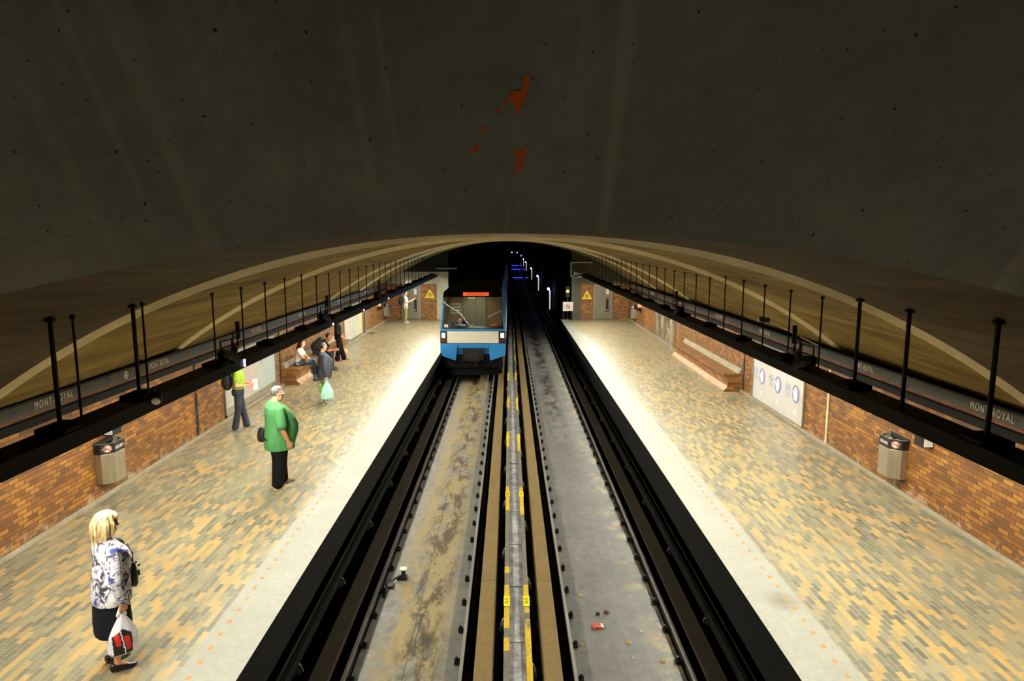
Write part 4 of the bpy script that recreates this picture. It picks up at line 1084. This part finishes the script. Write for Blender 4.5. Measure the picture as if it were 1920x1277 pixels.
def figure(c):
    h = c['h']; k = h/1.75
    def sc(p): return tuple(q*k for q in p)
    x, y = c['at'][:2]; z = c['at'][2] if len(c['at']) > 2 else 0
    root = thing('person', c['label'], 'person', (x, y, z), radians(c['yaw']))
    rings = [tuple(q*k for q in r[:4])+tuple(r[4:]) for r in c['rings']]
    hc = sc(c.get('head', (.015, 0, 1.615))); hy, hp = c.get('headrot', (0, 0))
    R = Matrix.Rotation(radians(hy), 3, 'Z') @ Matrix.Rotation(radians(hp), 3, 'Y')
    vox = c.get('vox', .0065)
    body = MB()
    head_parts(body, hc, R, k*c.get('hk', 1.0), c.get('fat', 1.0))
    top = rings[-1]; nb = (top[0], 0, top[1]-.03*k)
    body.cap(nb, .058*k*c.get('neck', 1), lerp(nb, hc, .85), .05*k*c.get('neck', 1), 14)
    body.loft(torso_rings(rings, 0, .80))
    for s, key in ((-1, 'rarm'), (1, 'larm')):
        S_, E_, W_ = [sc(p) for p in c[key][:3]]
        ak = c.get('ak', 1.0)
        body.chain([S_, lerp(S_, E_, .5), E_, lerp(E_, W_, .35), W_], [.050*k*ak, .047*k*ak, .038*k*ak, .037*k*ak, .026*k], 14)
        hd = c[key][3] if len(c[key]) > 3 else vadd(W_, E_, -1)
        nn = c[key][4] if len(c[key]) > 4 else (0, -s, 0)
        curl = c[key][5] if len(c[key]) > 5 else .5
        hand(body, W_, hd, nn, curl, 1, s*c.get('thumbs', 1), k*c.get('handk', 1.0))
    for key in ('rleg', 'lleg'):
        H_, K_, A_ = [sc(p) for p in c[key][:3]]
        lk = c.get('lk', 1.0)
        body.chain([H_, lerp(H_, K_, .4), K_, lerp(K_, A_, .35), A_], [.078*k*lk, .068*k*lk, .05*k*lk, .048*k*lk, .034*k*lk], 14)
        yw = radians(c[key][3] if len(c[key]) > 3 else 0)
        body.cap((A_[0], A_[1], A_[2]), .030*k, (A_[0]+.10*k*cos(yw), A_[1]+.12*k*sin(yw), max(.028, A_[2]-.055*k)), .019*k, 10)
    bo = rem(body.build('body', c['skin'], root, True), vox, 3)
    ey = MB()
    for s in (-1, 1): ey.ball(Vector(hc)+R @ Vector((.083*k, s*.029*k, .008*k)), .010*k, 8, 6)
    ey.build('eye', M_EYE, root, True)
    if c.get('hair'):
        hm = hair_mesh(hc, R, k*c.get('hk', 1.0), c['hair'][0]); o = rem(hm.build('hair', c['hair'][1], root, True), .006 if c['hair'][0] == 'bob' else .007, 1 if c['hair'][0] == 'bob' else 2)
    # upper garment
    g = MB(); g.loft(torso_rings(rings, .004*k))
    if 'scoop' in c: pass
    sl = c.get('sleeve', .5); r0, r1 = c.get('sleeve_r', (.075, .07))
    for key in ('rarm', 'larm'):
        S_, E_, W_ = [sc(p) for p in c[key][:3]]
        if sl <= 1: g.chain([S_, lerp(S_, E_, .5*sl), lerp(S_, E_, sl)], [r0*k*.9, r0*k, r1*k], 16)
        else: g.chain([S_, lerp(S_, E_, .5), E_, lerp(E_, W_, .5), lerp(E_, W_, sl-1)], [r0*k*.9, r0*k, (r0*.6+r1*.4)*k, r1*k*1.05, r1*k], 16)
    rem(g.build(c.get('top_name', 'shirt'), c['top'], root, True), .010, 3)
    # lower garment
    if 'skirt' in c:
        q = MB(); q.loft(torso_rings([tuple(v*k for v in r[:4]) for r in c['skirt']])); rem(q.build('skirt', c['bottom'], root, True), .010, 3)
    else:
        q = MB(); hr, kr, ar = c.get('leg_r', (.095, .07, .06)); cut = c.get('cut', .97)
        pr = rings[0]
        for key in ('rleg', 'lleg'):
            H_, K_, A_ = [sc(p) for p in c[key][:3]]
            A2 = lerp(K_, A_, cut)
            q.chain([H_, lerp(H_, K_, .45), K_, lerp(K_, A2, .5), A2], [hr*k, (hr*.55+kr*.45)*k, kr*k, (kr+ar)/2*k, ar*k], 16)
            lw = (A2[0], A2[1], A2[2]-.015*k); q.cyl(A2, lw, ar*k*1.03, ar*k*1.08, 16)
        if 'pelvis' in c: q.loft(torso_rings([tuple(v*k for v in r[:4])+tuple(r[4:]) for r in c['pelvis']]))
        rem(q.build(c.get('bottom_name', 'trousers'), c['bottom'], root, True), .010, 2)
    for key in ('rleg', 'lleg'):
        A_ = sc(c[key][2]); yw = radians(c[key][3] if len(c[key]) > 3 else 0)
        if A_[2] < .2*k:
            q = MB(); shoe(q, A_, yw, c.get('shoe_l', .27)*k, .1*k, c.get('shoe_h', .085)*k, c.get('heel', 0)*k); o = q.build('shoe', c['shoe'], root, True, fixn=True)
            sdm = o.modifiers.new('subdiv', 'SUBSURF'); sdm.levels = 1; sdm.render_levels = 1
            if c.get('sole'):
                q = MB(); d = Vector((cos(yw), sin(yw), 0)); u = Vector((-sin(yw), cos(yw), 0)); L = .27*k; W = .052*k
                pts = [(-.30, .6), (-.2, .9), (.1, .86), (.45, 1.05), (.66, .8), (.73, .3)]
                pl = [Vector((A_[0], A_[1], 0))+d*f*L+u*w*W for f, w in pts]+[Vector((A_[0], A_[1], 0))+d*f*L-u*w*W for f, w in pts[::-1]]
                q.prism([(v.x, v.y) for v in pl], 'z', 0, .022*k); q.build('sole', c['sole'], o, fixn=True)
        else:   # raised foot of crossed legs
            q = MB(); d = Vector((cos(yw), sin(yw), -.45)).normalized(); a = Vector(A_)
            q.chain([tuple(a-d*.04*k+Vector((0, 0, -.02*k))), tuple(a+d*.08*k+Vector((0, 0, -.02*k))), tuple(a+d*.18*k)], [.042*k, .045*k, .03*k], 10); rem(q.build('shoe', c['shoe'], root, True), .010, 2)
    root['k'] = k
    del root['k']
    return root, k, hc, R
def world(root, p):
    a = root.rotation_euler[2]; l = root.location
    return (l[0]+p[0]*cos(a)-p[1]*sin(a), l[1]+p[0]*sin(a)+p[1]*cos(a), l[2]+p[2])
# patterned blouse
def blouse():
    t = NT('white_blouse_with_dark_print'); v = t.coord()
    a = t.noise(v, 10, 5, .7, 1.2); b = t.noise(t.coord((1, 1, 2.2)), 4.5, 4, .6, .5); d = t.noise(v, 18, 4, .7)
    c = t.ramp(a, [(.47, rgb(236,234,236)), (.53, rgb(186,184,198)), (.58, rgb(58,56,70))])
    c = t.mix(t.ramp(b, [(.57, (0,0,0,1)), (.60, (1,1,1,1))]), c, rgb(70,78,158))
    c = t.mix(t.ramp(d, [(.60, (0,0,0,1)), (.68, (.8,.8,.8,1))]), c, rgb(44,42,56))
    return t.fin(c, .75, 0, .2)
def hairmat(name, c1, c2):
    t = NT(name); f = t.noise(t.coord((1, 1, .12)), 60, 3)
    return t.fin(t.ramp(f, [(.35, c1), (.65, c2)]), .45, 0, .4)
H_BLOND = hairmat('blonde_hair', rgb(140,108,62), rgb(226,208,156)); H_GREY = hairmat('grey_hair', rgb(44,42,41), rgb(128,126,123)); H_DARK = hairmat('dark_hair', rgb(20,16,14), rgb(44,36,32)); H_RED = hairmat('brown_hair', rgb(70,40,26), rgb(110,66,40))
STAND = dict(rleg=[(0, -.095, .90), (.01, -.10, .49), (-.02, -.10, .085), -6], lleg=[(0, .095, .90), (.02, .11, .49), (.0, .12, .085), 8])
# --- blonde person in a printed blouse
c = dict(h=1.62, at=(-3.94, 6.33), yaw=48, label='person with blonde bob in white and blue printed blouse and black skirt, nearest the viewer', skin=SK_A, vox=.0055,
  rings=[(.01,.765,.180,.220),(.01,.86,.180,.222),(.02,1.0,.170,.208),(.035,1.12,.170,.20),(.05,1.22,.172,.20),(.035,1.31,.152,.20),(.005,1.385,.118,.185),(-.012,1.435,.080,.115),(-.008,1.47,.060,.07)],
  head=(.02, 0, 1.61), headrot=(-14, 2), rarm=[(-.005,-.205,1.37),(-.02,-.285,1.09),(.03,-.262,.83),(.05,.02,-1),(0,1,0),1.15], larm=[(-.01,.195,1.37),(.0,.26,1.10),(.20,.20,.98),(1,-.2,-.1),(0,-1,-.3),.9],
  sleeve=1.93, sleeve_r=(.072,.060), top=blouse(), top_name='blouse', skirt=[(.0,.40,.175,.20),(.0,.55,.18,.205),(.0,.72,.17,.20),(.0,.86,.15,.18)], bottom=cloth('black_skirt', rgb(20,20,30), .2),
  hair=('bob', H_BLOND), shoe=simple('black_pumps', rgb(22,20,20), .3), heel=.03, shoe_h=.06, shoe_l=.25, lk=.95, handk=1.0, **STAND)
w1, k1, hc, R = figure(c)
m = MB(); hk = k1
def hp(p, hc_=None, R_=None): return tuple(Vector(hc)+R @ Vector(tuple(q*hk for q in p)))
for s in (-1, 1): m.ball(hp((.094, s*.034, .012)), (.012*hk, .026*hk, .017*hk), 12, 8, 0, R); m.cap(hp((.088, s*.062, .016)), .005, hp((.0, s*.084, .016)), .005, 6)
m.cap(hp((.102, -.014, .016)), .004, hp((.102, .014, .016)), .004, 6); m.build('sunglasses', M_INK, w1, True)
m = MB(); m.ball((.135*k1, .015, 1.315*k1), (.045, .055, .085), 14, 10); m.ball((.10*k1, .02, 1.36*k1), (.05, .05, .06), 12, 8); m.build('inner_top', M_INK, w1, True)
def handbag(pt, rz, label, sx=.10, sy=.30, sz=.25, strap=True, mat=None):
    r = thing('handbag', label, 'bag', pt, rz); mt = mat or simple('black_bag_leather', rgb(22,21,22), .4, 0, .2)
    rings = []
    for f, a in ((0, .75), (.06, 1.0), (.4, 1.02), (.75, .85), (.96, .55), (1, .4)):
        rings.append([(sx/2*a*cos(t)*(1 if abs(cos(t)) < .7 else 1), sy/2*(.92+.08*a)*(abs(sin(t))**.5)*(1 if sin(t) > 0 else -1), sz*f) for t in [2*pi*i/20 for i in range(20)]])
    m = MB(); m.loft(rings); m.build('pouch', mt, r, True, fixn=True)
    if strap:
        m = MB(); m.tube([(0, -sy*.36, sz*.9), (.01, -sy*.30, sz*1.35), (.0, 0, sz*1.6), (-.01, sy*.30, sz*1.35), (0, sy*.36, sz*.9)], .011, 8); m.build('handle', mt, r)
    m = MB()
    for q in (-.3, 0, .32): m.box(sx*.48, sx*.62, sy*q-.02, sy*q+.02, sz*.35, sz*.55); m.box(sx*.5, sx*.75, sy*q-.01, sy*q+.01, sz*.72, sz*.78)
    m.build('buckle', mt, r)
    return r
handbag(world(w1, (.235*k1, .10, .84*k1)), radians(48), 'black buckled handbag held against the front of the printed blouse')
def plastic_bag(pt, rz, H, W, mats, label, printfn=None, tilt=0.0):
    r = thing('shopping_bag', label, 'bag', pt, rz)
    n = 88; rnd = random.Random(int(H*1000)); rings = []; N = 60
    ph = [rnd.uniform(0, 6) for _ in range(6)]
    for j in range(N+1):
        f = j/N                                 # 0 bottom .. 1 top
        w = W/2*(1.0-.10*f if f < .45 else (.955-.10*((f-.45)/.55)-.72*((f-.45)/.55)**1.15)); d = .075*(1 if f < .4 else max(.22, 1-1.25*(f-.4)))
        if f < .08: w *= .82+.18*f/.08; d *= .7+.3*f/.08
        rr = []
        for i in range(n):
            t = 2*pi*i/n
            wr = 1+.045*sin(3*t+ph[0]+4*f)+.035*sin(7*t+ph[1]-6*f)+.02*sin(11*t+9*f)
            rr.append((d*cos(t)*wr*1.0, w*sin(t)*wr+.02*sin(5*f+ph[2])*f*0, -H+H*f*.86))
        rings.append(rr)
    m = MB(); m.loft(rings)
    if printfn:
        for i, f in enumerate(m.f):
            cc = [sum(m.v[q][a] for q in f)/len(f) for a in range(3)]
            m.m[i] = printfn(cc[0], cc[1]/(W/2), (cc[2]+H)/H)
    m.build('pouch', mats, r, True, fixn=True)
    m = MB()
    for s in (-1, 1): m.chain([(0, s*W*.10, -H*.16), (0, s*W*.06, -H*.06), (0, s*.012, 0)], [.022, .014, .008], 8)
    m.build('handle', mats[0], r, True)
    return r
M_BAGW = simple('white_plastic', rgb(236,236,240), .35, 0, .05); M_BAGT = simple('pale_teal_plastic', rgb(170,226,208), .35, 0, .12, 6)
def pr_(x, y, f):
    if f > .60 or f < .03: return 0
    if -.80 < y < .42 and f < .58-.22*abs(y+.15):
        a = y+.45*(f-.35)
        if .24 < f < .54 and -.66 < a < -.34: return 2
        if .13 < f < .42 and -.10 < a < .26: return 2
        if abs(a+.21) < .035: return 0
        return 1
    return 0
gp_ = world(w1, (.02*k1, -.228*k1, .735*k1))
plastic_bag((gp_[0], gp_[1], gp_[2]+.02), radians(48-90), .47, .27, [M_BAGW, M_INK, M_RED], 'white plastic bag with black and red print held by the blonde person', pr_)
# --- heavy person in green
c = dict(h=1.80, at=(-3.99, 11.42), yaw=34, label='large grey haired person in green t-shirt and black trousers standing on the left platform', skin=SK_A, vox=.006, fat=1.15, neck=1.25, ak=1.25,
  rings=[(.02,.675,.235,.255),(.03,.80,.245,.262),(.065,.95,.262,.268),(.075,1.07,.258,.268),(.05,1.20,.232,.262),(.015,1.31,.195,.255),(-.015,1.39,.155,.23),(-.03,1.445,.105,.15),(-.025,1.485,.08,.09)],
  head=(.03, 0, 1.60), headrot=(-4, 6), rarm=[(-.02,-.25,1.37),(-.01,-.32,1.07),(.10,-.28,.83),(.2,.1,-1),(0,1,0),.6], larm=[(-.02,.25,1.37),(.04,.33,1.08),(.27,.20,1.0),(.8,-.6,.1),(-.5,-.8,0),.9],
  sleeve=.80, sleeve_r=(.092,.094), top=cloth('green_cotton', rgb(78,138,84), .1, 10), top_name='t_shirt', bottom=cloth('black_cotton', rgb(16,15,16), .2),
  leg_r=(.155,.122,.096), pelvis=[(-.01,.72,.205,.22),(-.01,.86,.205,.23),(.0,.95,.18,.21)], hair=('short', H_GREY), shoe=cloth('beige_sneaker', rgb(176,156,118), .25, 40), sole=simple('pale_sole', rgb(206,192,156), .6), shoe_l=.31,
  rleg=[(0,-.105,.88),(-.02,-.115,.48),(-.07,-.115,.085),-4], lleg=[(0,.105,.88),(.04,.12,.48),(.08,.14,.085),12])
g1_, kg, hc, R = figure(c); hk = kg
m = MB()
for s in (-1, 1): m.ball(hp((.097, s*.032, .010)), (.005*hk, .022*hk, .018*hk), 12, 8, 0, R); m.cap(hp((.094, s*.055, .014)), .004, hp((.0, s*.082, .014)), .004, 6)
m.cap(hp((.104, -.014, .014)), .003, hp((.104, .014, .014)), .003, 6); m.build('eyeglasses', M_WHITE, g1_, True)
handbag(world(g1_, (-.20*kg, .20*kg, .78*kg)), radians(34), 'small black bag at the back hip of the person in green', .16, .20, .22, False)
# --- lime t-shirt with backpack and card
def backpack(pt, rz, lean, label, s=1.0, mat=None):
    r = thing('backpack', label, 'bag', pt, rz); r.rotation_euler = (0, lean, rz); mt = mat or simple('black_nylon', rgb(24,25,26), .7, 0, .3, 20)
    rings = []
    for f, a in ((0, .55), (.05, .85), (.3, 1.05), (.6, 1.0), (.85, .8), (.97, .5), (1, .25)):
        rings.append([(-.10*s+ .10*s*a*cos(t), .16*s*(.75+.25*a)*(abs(sin(t))**.7)*(1 if sin(t) > 0 else -1), .46*s*f) for t in [2*pi*i/20 for i in range(20)]])
    m = MB(); m.loft(rings); m.build('main_bag', mt, r, True, fixn=True)
    m = MB(); m.ball((-.20*s, 0, .16*s), (.045*s, .11*s, .12*s), 14, 10); m.build('front_pocket', mt, r, True)
    for q in (-.09, .09):
        m = MB(); m.tube([(-.03*s, q*s, .44*s), (.02*s, q*s, .46*s), (.03*s, q*s, .3*s), (-.01*s, q*1.3*s, .05*s)], .014*s, 6); m.build('strap', mt, r)
    return r
c = dict(h=1.70, at=(-6.09, 15.05), yaw=16, label='person in lime green t-shirt and dark jeans, head hidden behind the light beam', skin=SK_A, vox=.008,
  rings=[(.0,.98,.125,.165),(.0,1.06,.12,.158),(.01,1.15,.12,.16),(.025,1.24,.13,.172),(.015,1.32,.122,.178),(-.005,1.39,.10,.165),(-.015,1.435,.07,.105),(-.01,1.465,.055,.06)],
  headrot=(0, 22), rarm=[(-.01,-.175,1.37),(-.02,-.21,1.08),(.235,-.12,1.07),(1,.15,.05),(0,.9,.3),.7], larm=[(-.01,.175,1.37),(.02,.21,1.09),(.24,.10,1.09),(1,-.15,.05),(0,-.9,.3),.7],
  sleeve=.55, sleeve_r=(.068,.070), top=cloth('lime_cotton', rgb(146,172,60), .1), top_name='t_shirt', bottom=cloth('dark_denim', rgb(52,54,62), .35, 5), bottom_name='jeans',
  leg_r=(.095,.072,.078), pelvis=[(-.01,.84,.135,.17),(-.01,.93,.14,.175),(0,1.0,.125,.165)], hair=('short', H_DARK), shoe=cloth('grey_sneaker', rgb(120,118,108), .3, 30), sole=M_PLINTH,
  rleg=[(0,-.09,.91),(-.02,-.10,.49),(-.10,-.10,.085),-8], lleg=[(0,.09,.91),(.06,.10,.49),(.13,.13,.085),10])
l1, kl, hc, R = figure(c)
backpack(world(l1, (-.125*kl, 0, .98*kl)), radians(16), 0, 'dark grey backpack worn by the person in the lime t-shirt', .95)
cardm = MB(); cardm.box(-.006, .006, -.055, .055, -.12, .12); card = cardm.build('white_card', M_WHITE, None, loc=world(l1, (.375*kl, -.035, 1.07*kl))); card.rotation_euler = (0, radians(-6), radians(-50)); tag(card, 'white card held up by the person in the lime t-shirt', 'card')
# --- dark grey cardigan with teal bag
c = dict(h=1.645, at=(-4.87, 17.62), yaw=30, label='person in dark grey cardigan and khaki trousers standing with a pale teal bag', skin=SK_B, vox=.008, fat=1.1,
  rings=[(.01,.735,.190,.225),(.015,.85,.20,.23),(.04,1.0,.20,.222),(.06,1.12,.198,.215),(.065,1.22,.185,.212),(.035,1.32,.155,.21),(.0,1.39,.118,.19),(-.015,1.44,.08,.115),(-.01,1.475,.06,.07)],
  headrot=(2, 4), rarm=[(-.01,-.20,1.37),(-.03,-.255,1.08),(.0,-.24,.83),(.02,.05,-1),(0,1,0),1.15], larm=[(-.01,.20,1.37),(-.02,.26,1.09),(.10,.22,.88),(.4,-.1,-1),(0,-1,0),.6],
  sleeve=1.92, sleeve_r=(.078,.062), top=cloth('charcoal_wool', rgb(62,64,70), .15), top_name='cardigan', bottom=cloth('khaki_print', rgb(128,124,86), .45, 14),
  leg_r=(.11,.085,.075), cut=.62, pelvis=[(0,.76,.17,.2),(0,.9,.17,.2)], hair=('bun', H_DARK), shoe=cloth('white_black_sneaker', rgb(150,146,138), .75, 16), sole=M_WHITE, shoe_l=.28,
  rleg=[(0,-.10,.88),(.0,-.11,.48),(-.03,-.11,.085),-4], lleg=[(0,.10,.88),(.03,.115,.48),(.06,.13,.085),10])
q1, kq, hc, R = figure(c)
gp_ = world(q1, (.01*kq, -.243*kq, .735*kq))
plastic_bag((gp_[0], gp_[1], gp_[2]+.02), radians(30-90), .56, .33, [M_BAGT], 'pale teal plastic bag carried by the person in the grey cardigan')
gb = MB(); gb.prism([(-.06, 0), (.05, .0), (.06, .20), (.0, .24), (-.04, .19)], 'x', -.03, .03); o = gb.build('green_pouch', simple('leaf_green_plastic', rgb(96,150,34), .4), None, loc=world(q1, (-.17*kq, -.26*kq, .36)), bevel=.015, fixn=True); tag(o, 'small bright green pouch beside the pale teal bag', 'bag')
handbag(world(q1, (-.245*kq, .06, .86*kq)), radians(30+180), 'black shoulder bag behind the person in the grey cardigan', .14, .30, .34, False)
# --- two people on the bench
SEAT = [(0,.575,.135,.19,.1),(.0,.67,.12,.168,.1),(.015,.79,.112,.158,.12),(.04,.91,.118,.168,.2),(.065,1.01,.108,.172,.25),(.085,1.075,.075,.125,.3),(.098,1.115,.055,.062,.3)]
c = dict(h=1.66, at=(-6.42, 20.5), yaw=6, label='person in white t-shirt and jeans sitting cross-legged at the near bench end', skin=SK_A, vox=.009,
  rings=SEAT, head=(.135, 0, 1.245), headrot=(-4, 10), rarm=[(.055,-.175,1.02),(.19,-.215,.82),(.38,-.06,.73),(1,.2,-.3),(0,.3,-1),.6], larm=[(.055,.175,1.02),(.19,.20,.80),(.38,.06,.72),(1,-.2,-.3),(0,-.3,-1),.6],
  sleeve=.6, sleeve_r=(.068,.07), top=cloth('cream_cotton', rgb(206,200,184), .08), top_name='t_shirt', bottom=cloth('blue_denim', rgb(74,88,120), .3, 6), bottom_name='jeans',
  leg_r=(.095,.075,.062), pelvis=[(-.01,.56,.14,.19),(-.01,.66,.13,.18)], hair=('long', H_DARK), shoe=simple('tan_flat_shoe', rgb(60,44,34), .5),
  lleg=[(.04,.09,.61),(.46,.08,.60),(.50,.06,.09),0], rleg=[(.04,-.09,.62),(.48,-.06,.70),(.56,.14,.36),20])
s1, ks, hc, R = figure(c)
handbag(world(s1, (.21, -.10, .62)), radians(6+40), 'brown patterned bag on the lap of the person in the white t-shirt', .14, .26, .19, False, simple('brown_pattern_fabric', rgb(130,96,58), .7, 0, .6, 14))
c = dict(h=1.74, at=(-6.40, 22.45), yaw=8, label='dark haired person sitting on the left bench bent forward over the knees', skin=SK_C, vox=.009,
  rings=[(0,.575,.135,.18,.3),(.05,.68,.125,.172,.6),(.13,.79,.125,.172,.7),(.22,.885,.125,.182,.75),(.285,.945,.095,.16,.8),(.325,.985,.06,.07,.85)],
  head=(.395, 0, 1.10), headrot=(-8, 22), rarm=[(.24,-.18,.89),(.40,-.22,.66),(.60,-.06,.68),(1,.5,0),(0,.8,-.3),.7], larm=[(.24,.18,.89),(.40,.22,.66),(.60,.05,.66),(1,-.5,0),(0,-.8,-.3),.7],
  sleeve=.6, sleeve_r=(.072,.075), top=cloth('black_tee', rgb(26,26,28), .2), top_name='t_shirt', bottom=cloth('dark_trousers', rgb(40,42,50), .25), leg_r=(.10,.08,.065),
  pelvis=[(-.01,.56,.14,.19),(0,.66,.13,.18)], hair=('short', H_DARK), shoe=simple('dark_shoe', rgb(34,36,44), .5),
  lleg=[(.04,.10,.60),(.46,.15,.57),(.46,.14,.09),6], rleg=[(.04,-.10,.60),(.46,-.15,.57),(.48,-.15,.09),-6])
s2, k2, hc, R = figure(c)
bp = backpack(world(s2, (-.03, -.02, .60)), radians(8), .62, 'large black backpack on the back of the person bent forward on the bench', 1.12)
# --- person in black past the bench
c = dict(h=1.66, at=(-6.10, 24.2), yaw=8, label='person in black top and flared black trousers standing past the far end of the bench', skin=SK_B, vox=.009,
  rings=[(-.03,.93,.125,.17),(-.03,1.03,.12,.16),(-.03,1.13,.12,.16),(-.015,1.23,.128,.17),(-.03,1.32,.12,.175),(-.05,1.39,.10,.165),(-.06,1.435,.07,.105),(-.055,1.465,.055,.06)],
  head=(-.02, 0, 1.61), headrot=(0, 16), rarm=[(-.05,-.18,1.37),(-.04,-.23,1.09),(.14,-.16,.93),(.7,.4,-.6),(0,1,0),.6], larm=[(-.05,.18,1.37),(-.04,.22,1.09),(.15,.12,.96),(.7,-.4,-.6),(0,-1,0),.6],
  sleeve=1.15, sleeve_r=(.07,.062), top=cloth('black_blouse', rgb(17,17,19), .2), top_name='blouse', bottom=cloth('black_flares', rgb(15,15,16), .2), leg_r=(.10,.072,.105),
  pelvis=[(-.02,.83,.135,.18),(-.02,.95,.13,.17)], hair=('bun', H_DARK), shoe=simple('tan_sandal', rgb(140,92,56), .5), cut=.95,
  rleg=[(-.01,-.09,.90),(.0,-.12,.49),(-.06,-.13,.085),-10], lleg=[(-.01,.09,.90),(.07,.12,.49),(.15,.14,.085),8])
b1, kb, hc, R = figure(c)
# --- reader by the far door
c = dict(h=1.70, at=(-5.49, 36.0), yaw=12, label='person in white shirt and khaki trousers reading a paper by the far left door', skin=SK_A, vox=.010,
  rings=[(.0,.80,.135,.18),(.0,.95,.13,.175),(.01,1.08,.125,.17),(.02,1.2,.13,.175),(.01,1.31,.125,.18),(-.01,1.39,.10,.165),(-.02,1.435,.07,.105),(-.015,1.465,.055,.06)],
  headrot=(0, 18), rarm=[(-.01,-.18,1.37),(.05,-.22,1.10),(.28,-.10,1.18),(1,.2,.3),(0,.8,.3),.7], larm=[(-.01,.18,1.37),(.05,.21,1.10),(.28,.10,1.18),(1,-.2,.3),(0,-.8,.3),.7],
  sleeve=.75, sleeve_r=(.072,.075), top=cloth('white_shirt_cotton', rgb(216,214,200), .1), top_name='shirt', bottom=cloth('khaki_cotton', rgb(150,146,92), .12), leg_r=(.095,.08,.075),
  pelvis=[(-.01,.78,.14,.17),(-.01,.92,.14,.17)], hair=('short', H_RED), shoe=cloth('pale_shoe', rgb(206,200,180), .1), **STAND)
f1, kf, hc, R = figure(c)
backpack(world(f1, (-.135*kf, 0, .98*kf)), radians(12), 0, 'black backpack worn by the reader at the far left door', .95)
pm = MB(); pm.prism([(-.20, 0), (0, .03), (.20, 0), (.20, .006), (0, .036), (-.20, .006)], 'x', -.14, .14); o = pm.build('paper', M_WHITE, None, loc=world(f1, (.42*kf, 0, 1.24*kf)), fixn=True); o.rotation_euler = (0, radians(-32), radians(12)); tag(o, 'open white paper in the hands of the far reader', 'paper')
# --- driver
c = dict(h=1.70, at=(TX-.56, TY+1.06, -.08), yaw=-90, label='driver in pale blue shirt seated behind the train windscreen', skin=SK_A, vox=.010,
  rings=SEAT, head=(.125, 0, 1.26), headrot=(4, 4), rarm=[(.055,-.175,1.02),(.13,-.21,.80),(.34,-.14,.92),(1,.1,0),(0,.2,-1),.5], larm=[(.055,.175,1.02),(.13,.21,.80),(.34,.14,.92),(1,-.1,0),(0,-.2,-1),.5],
  sleeve=1.2, sleeve_r=(.075,.066), top=cloth('pale_blue_shirt', rgb(160,176,206), .08), top_name='shirt', bottom=cloth('navy_trousers', rgb(30,32,44), .2), leg_r=(.095,.075,.065),
  pelvis=[(-.01,.56,.14,.19),(0,.66,.13,.18)], hair=('short', H_RED), shoe=M_INK,
  lleg=[(.04,.09,.60),(.44,.12,.58),(.42,.12,.13),0], rleg=[(.04,-.09,.60),(.44,-.12,.58),(.42,-.12,.13),0])
figure(c)
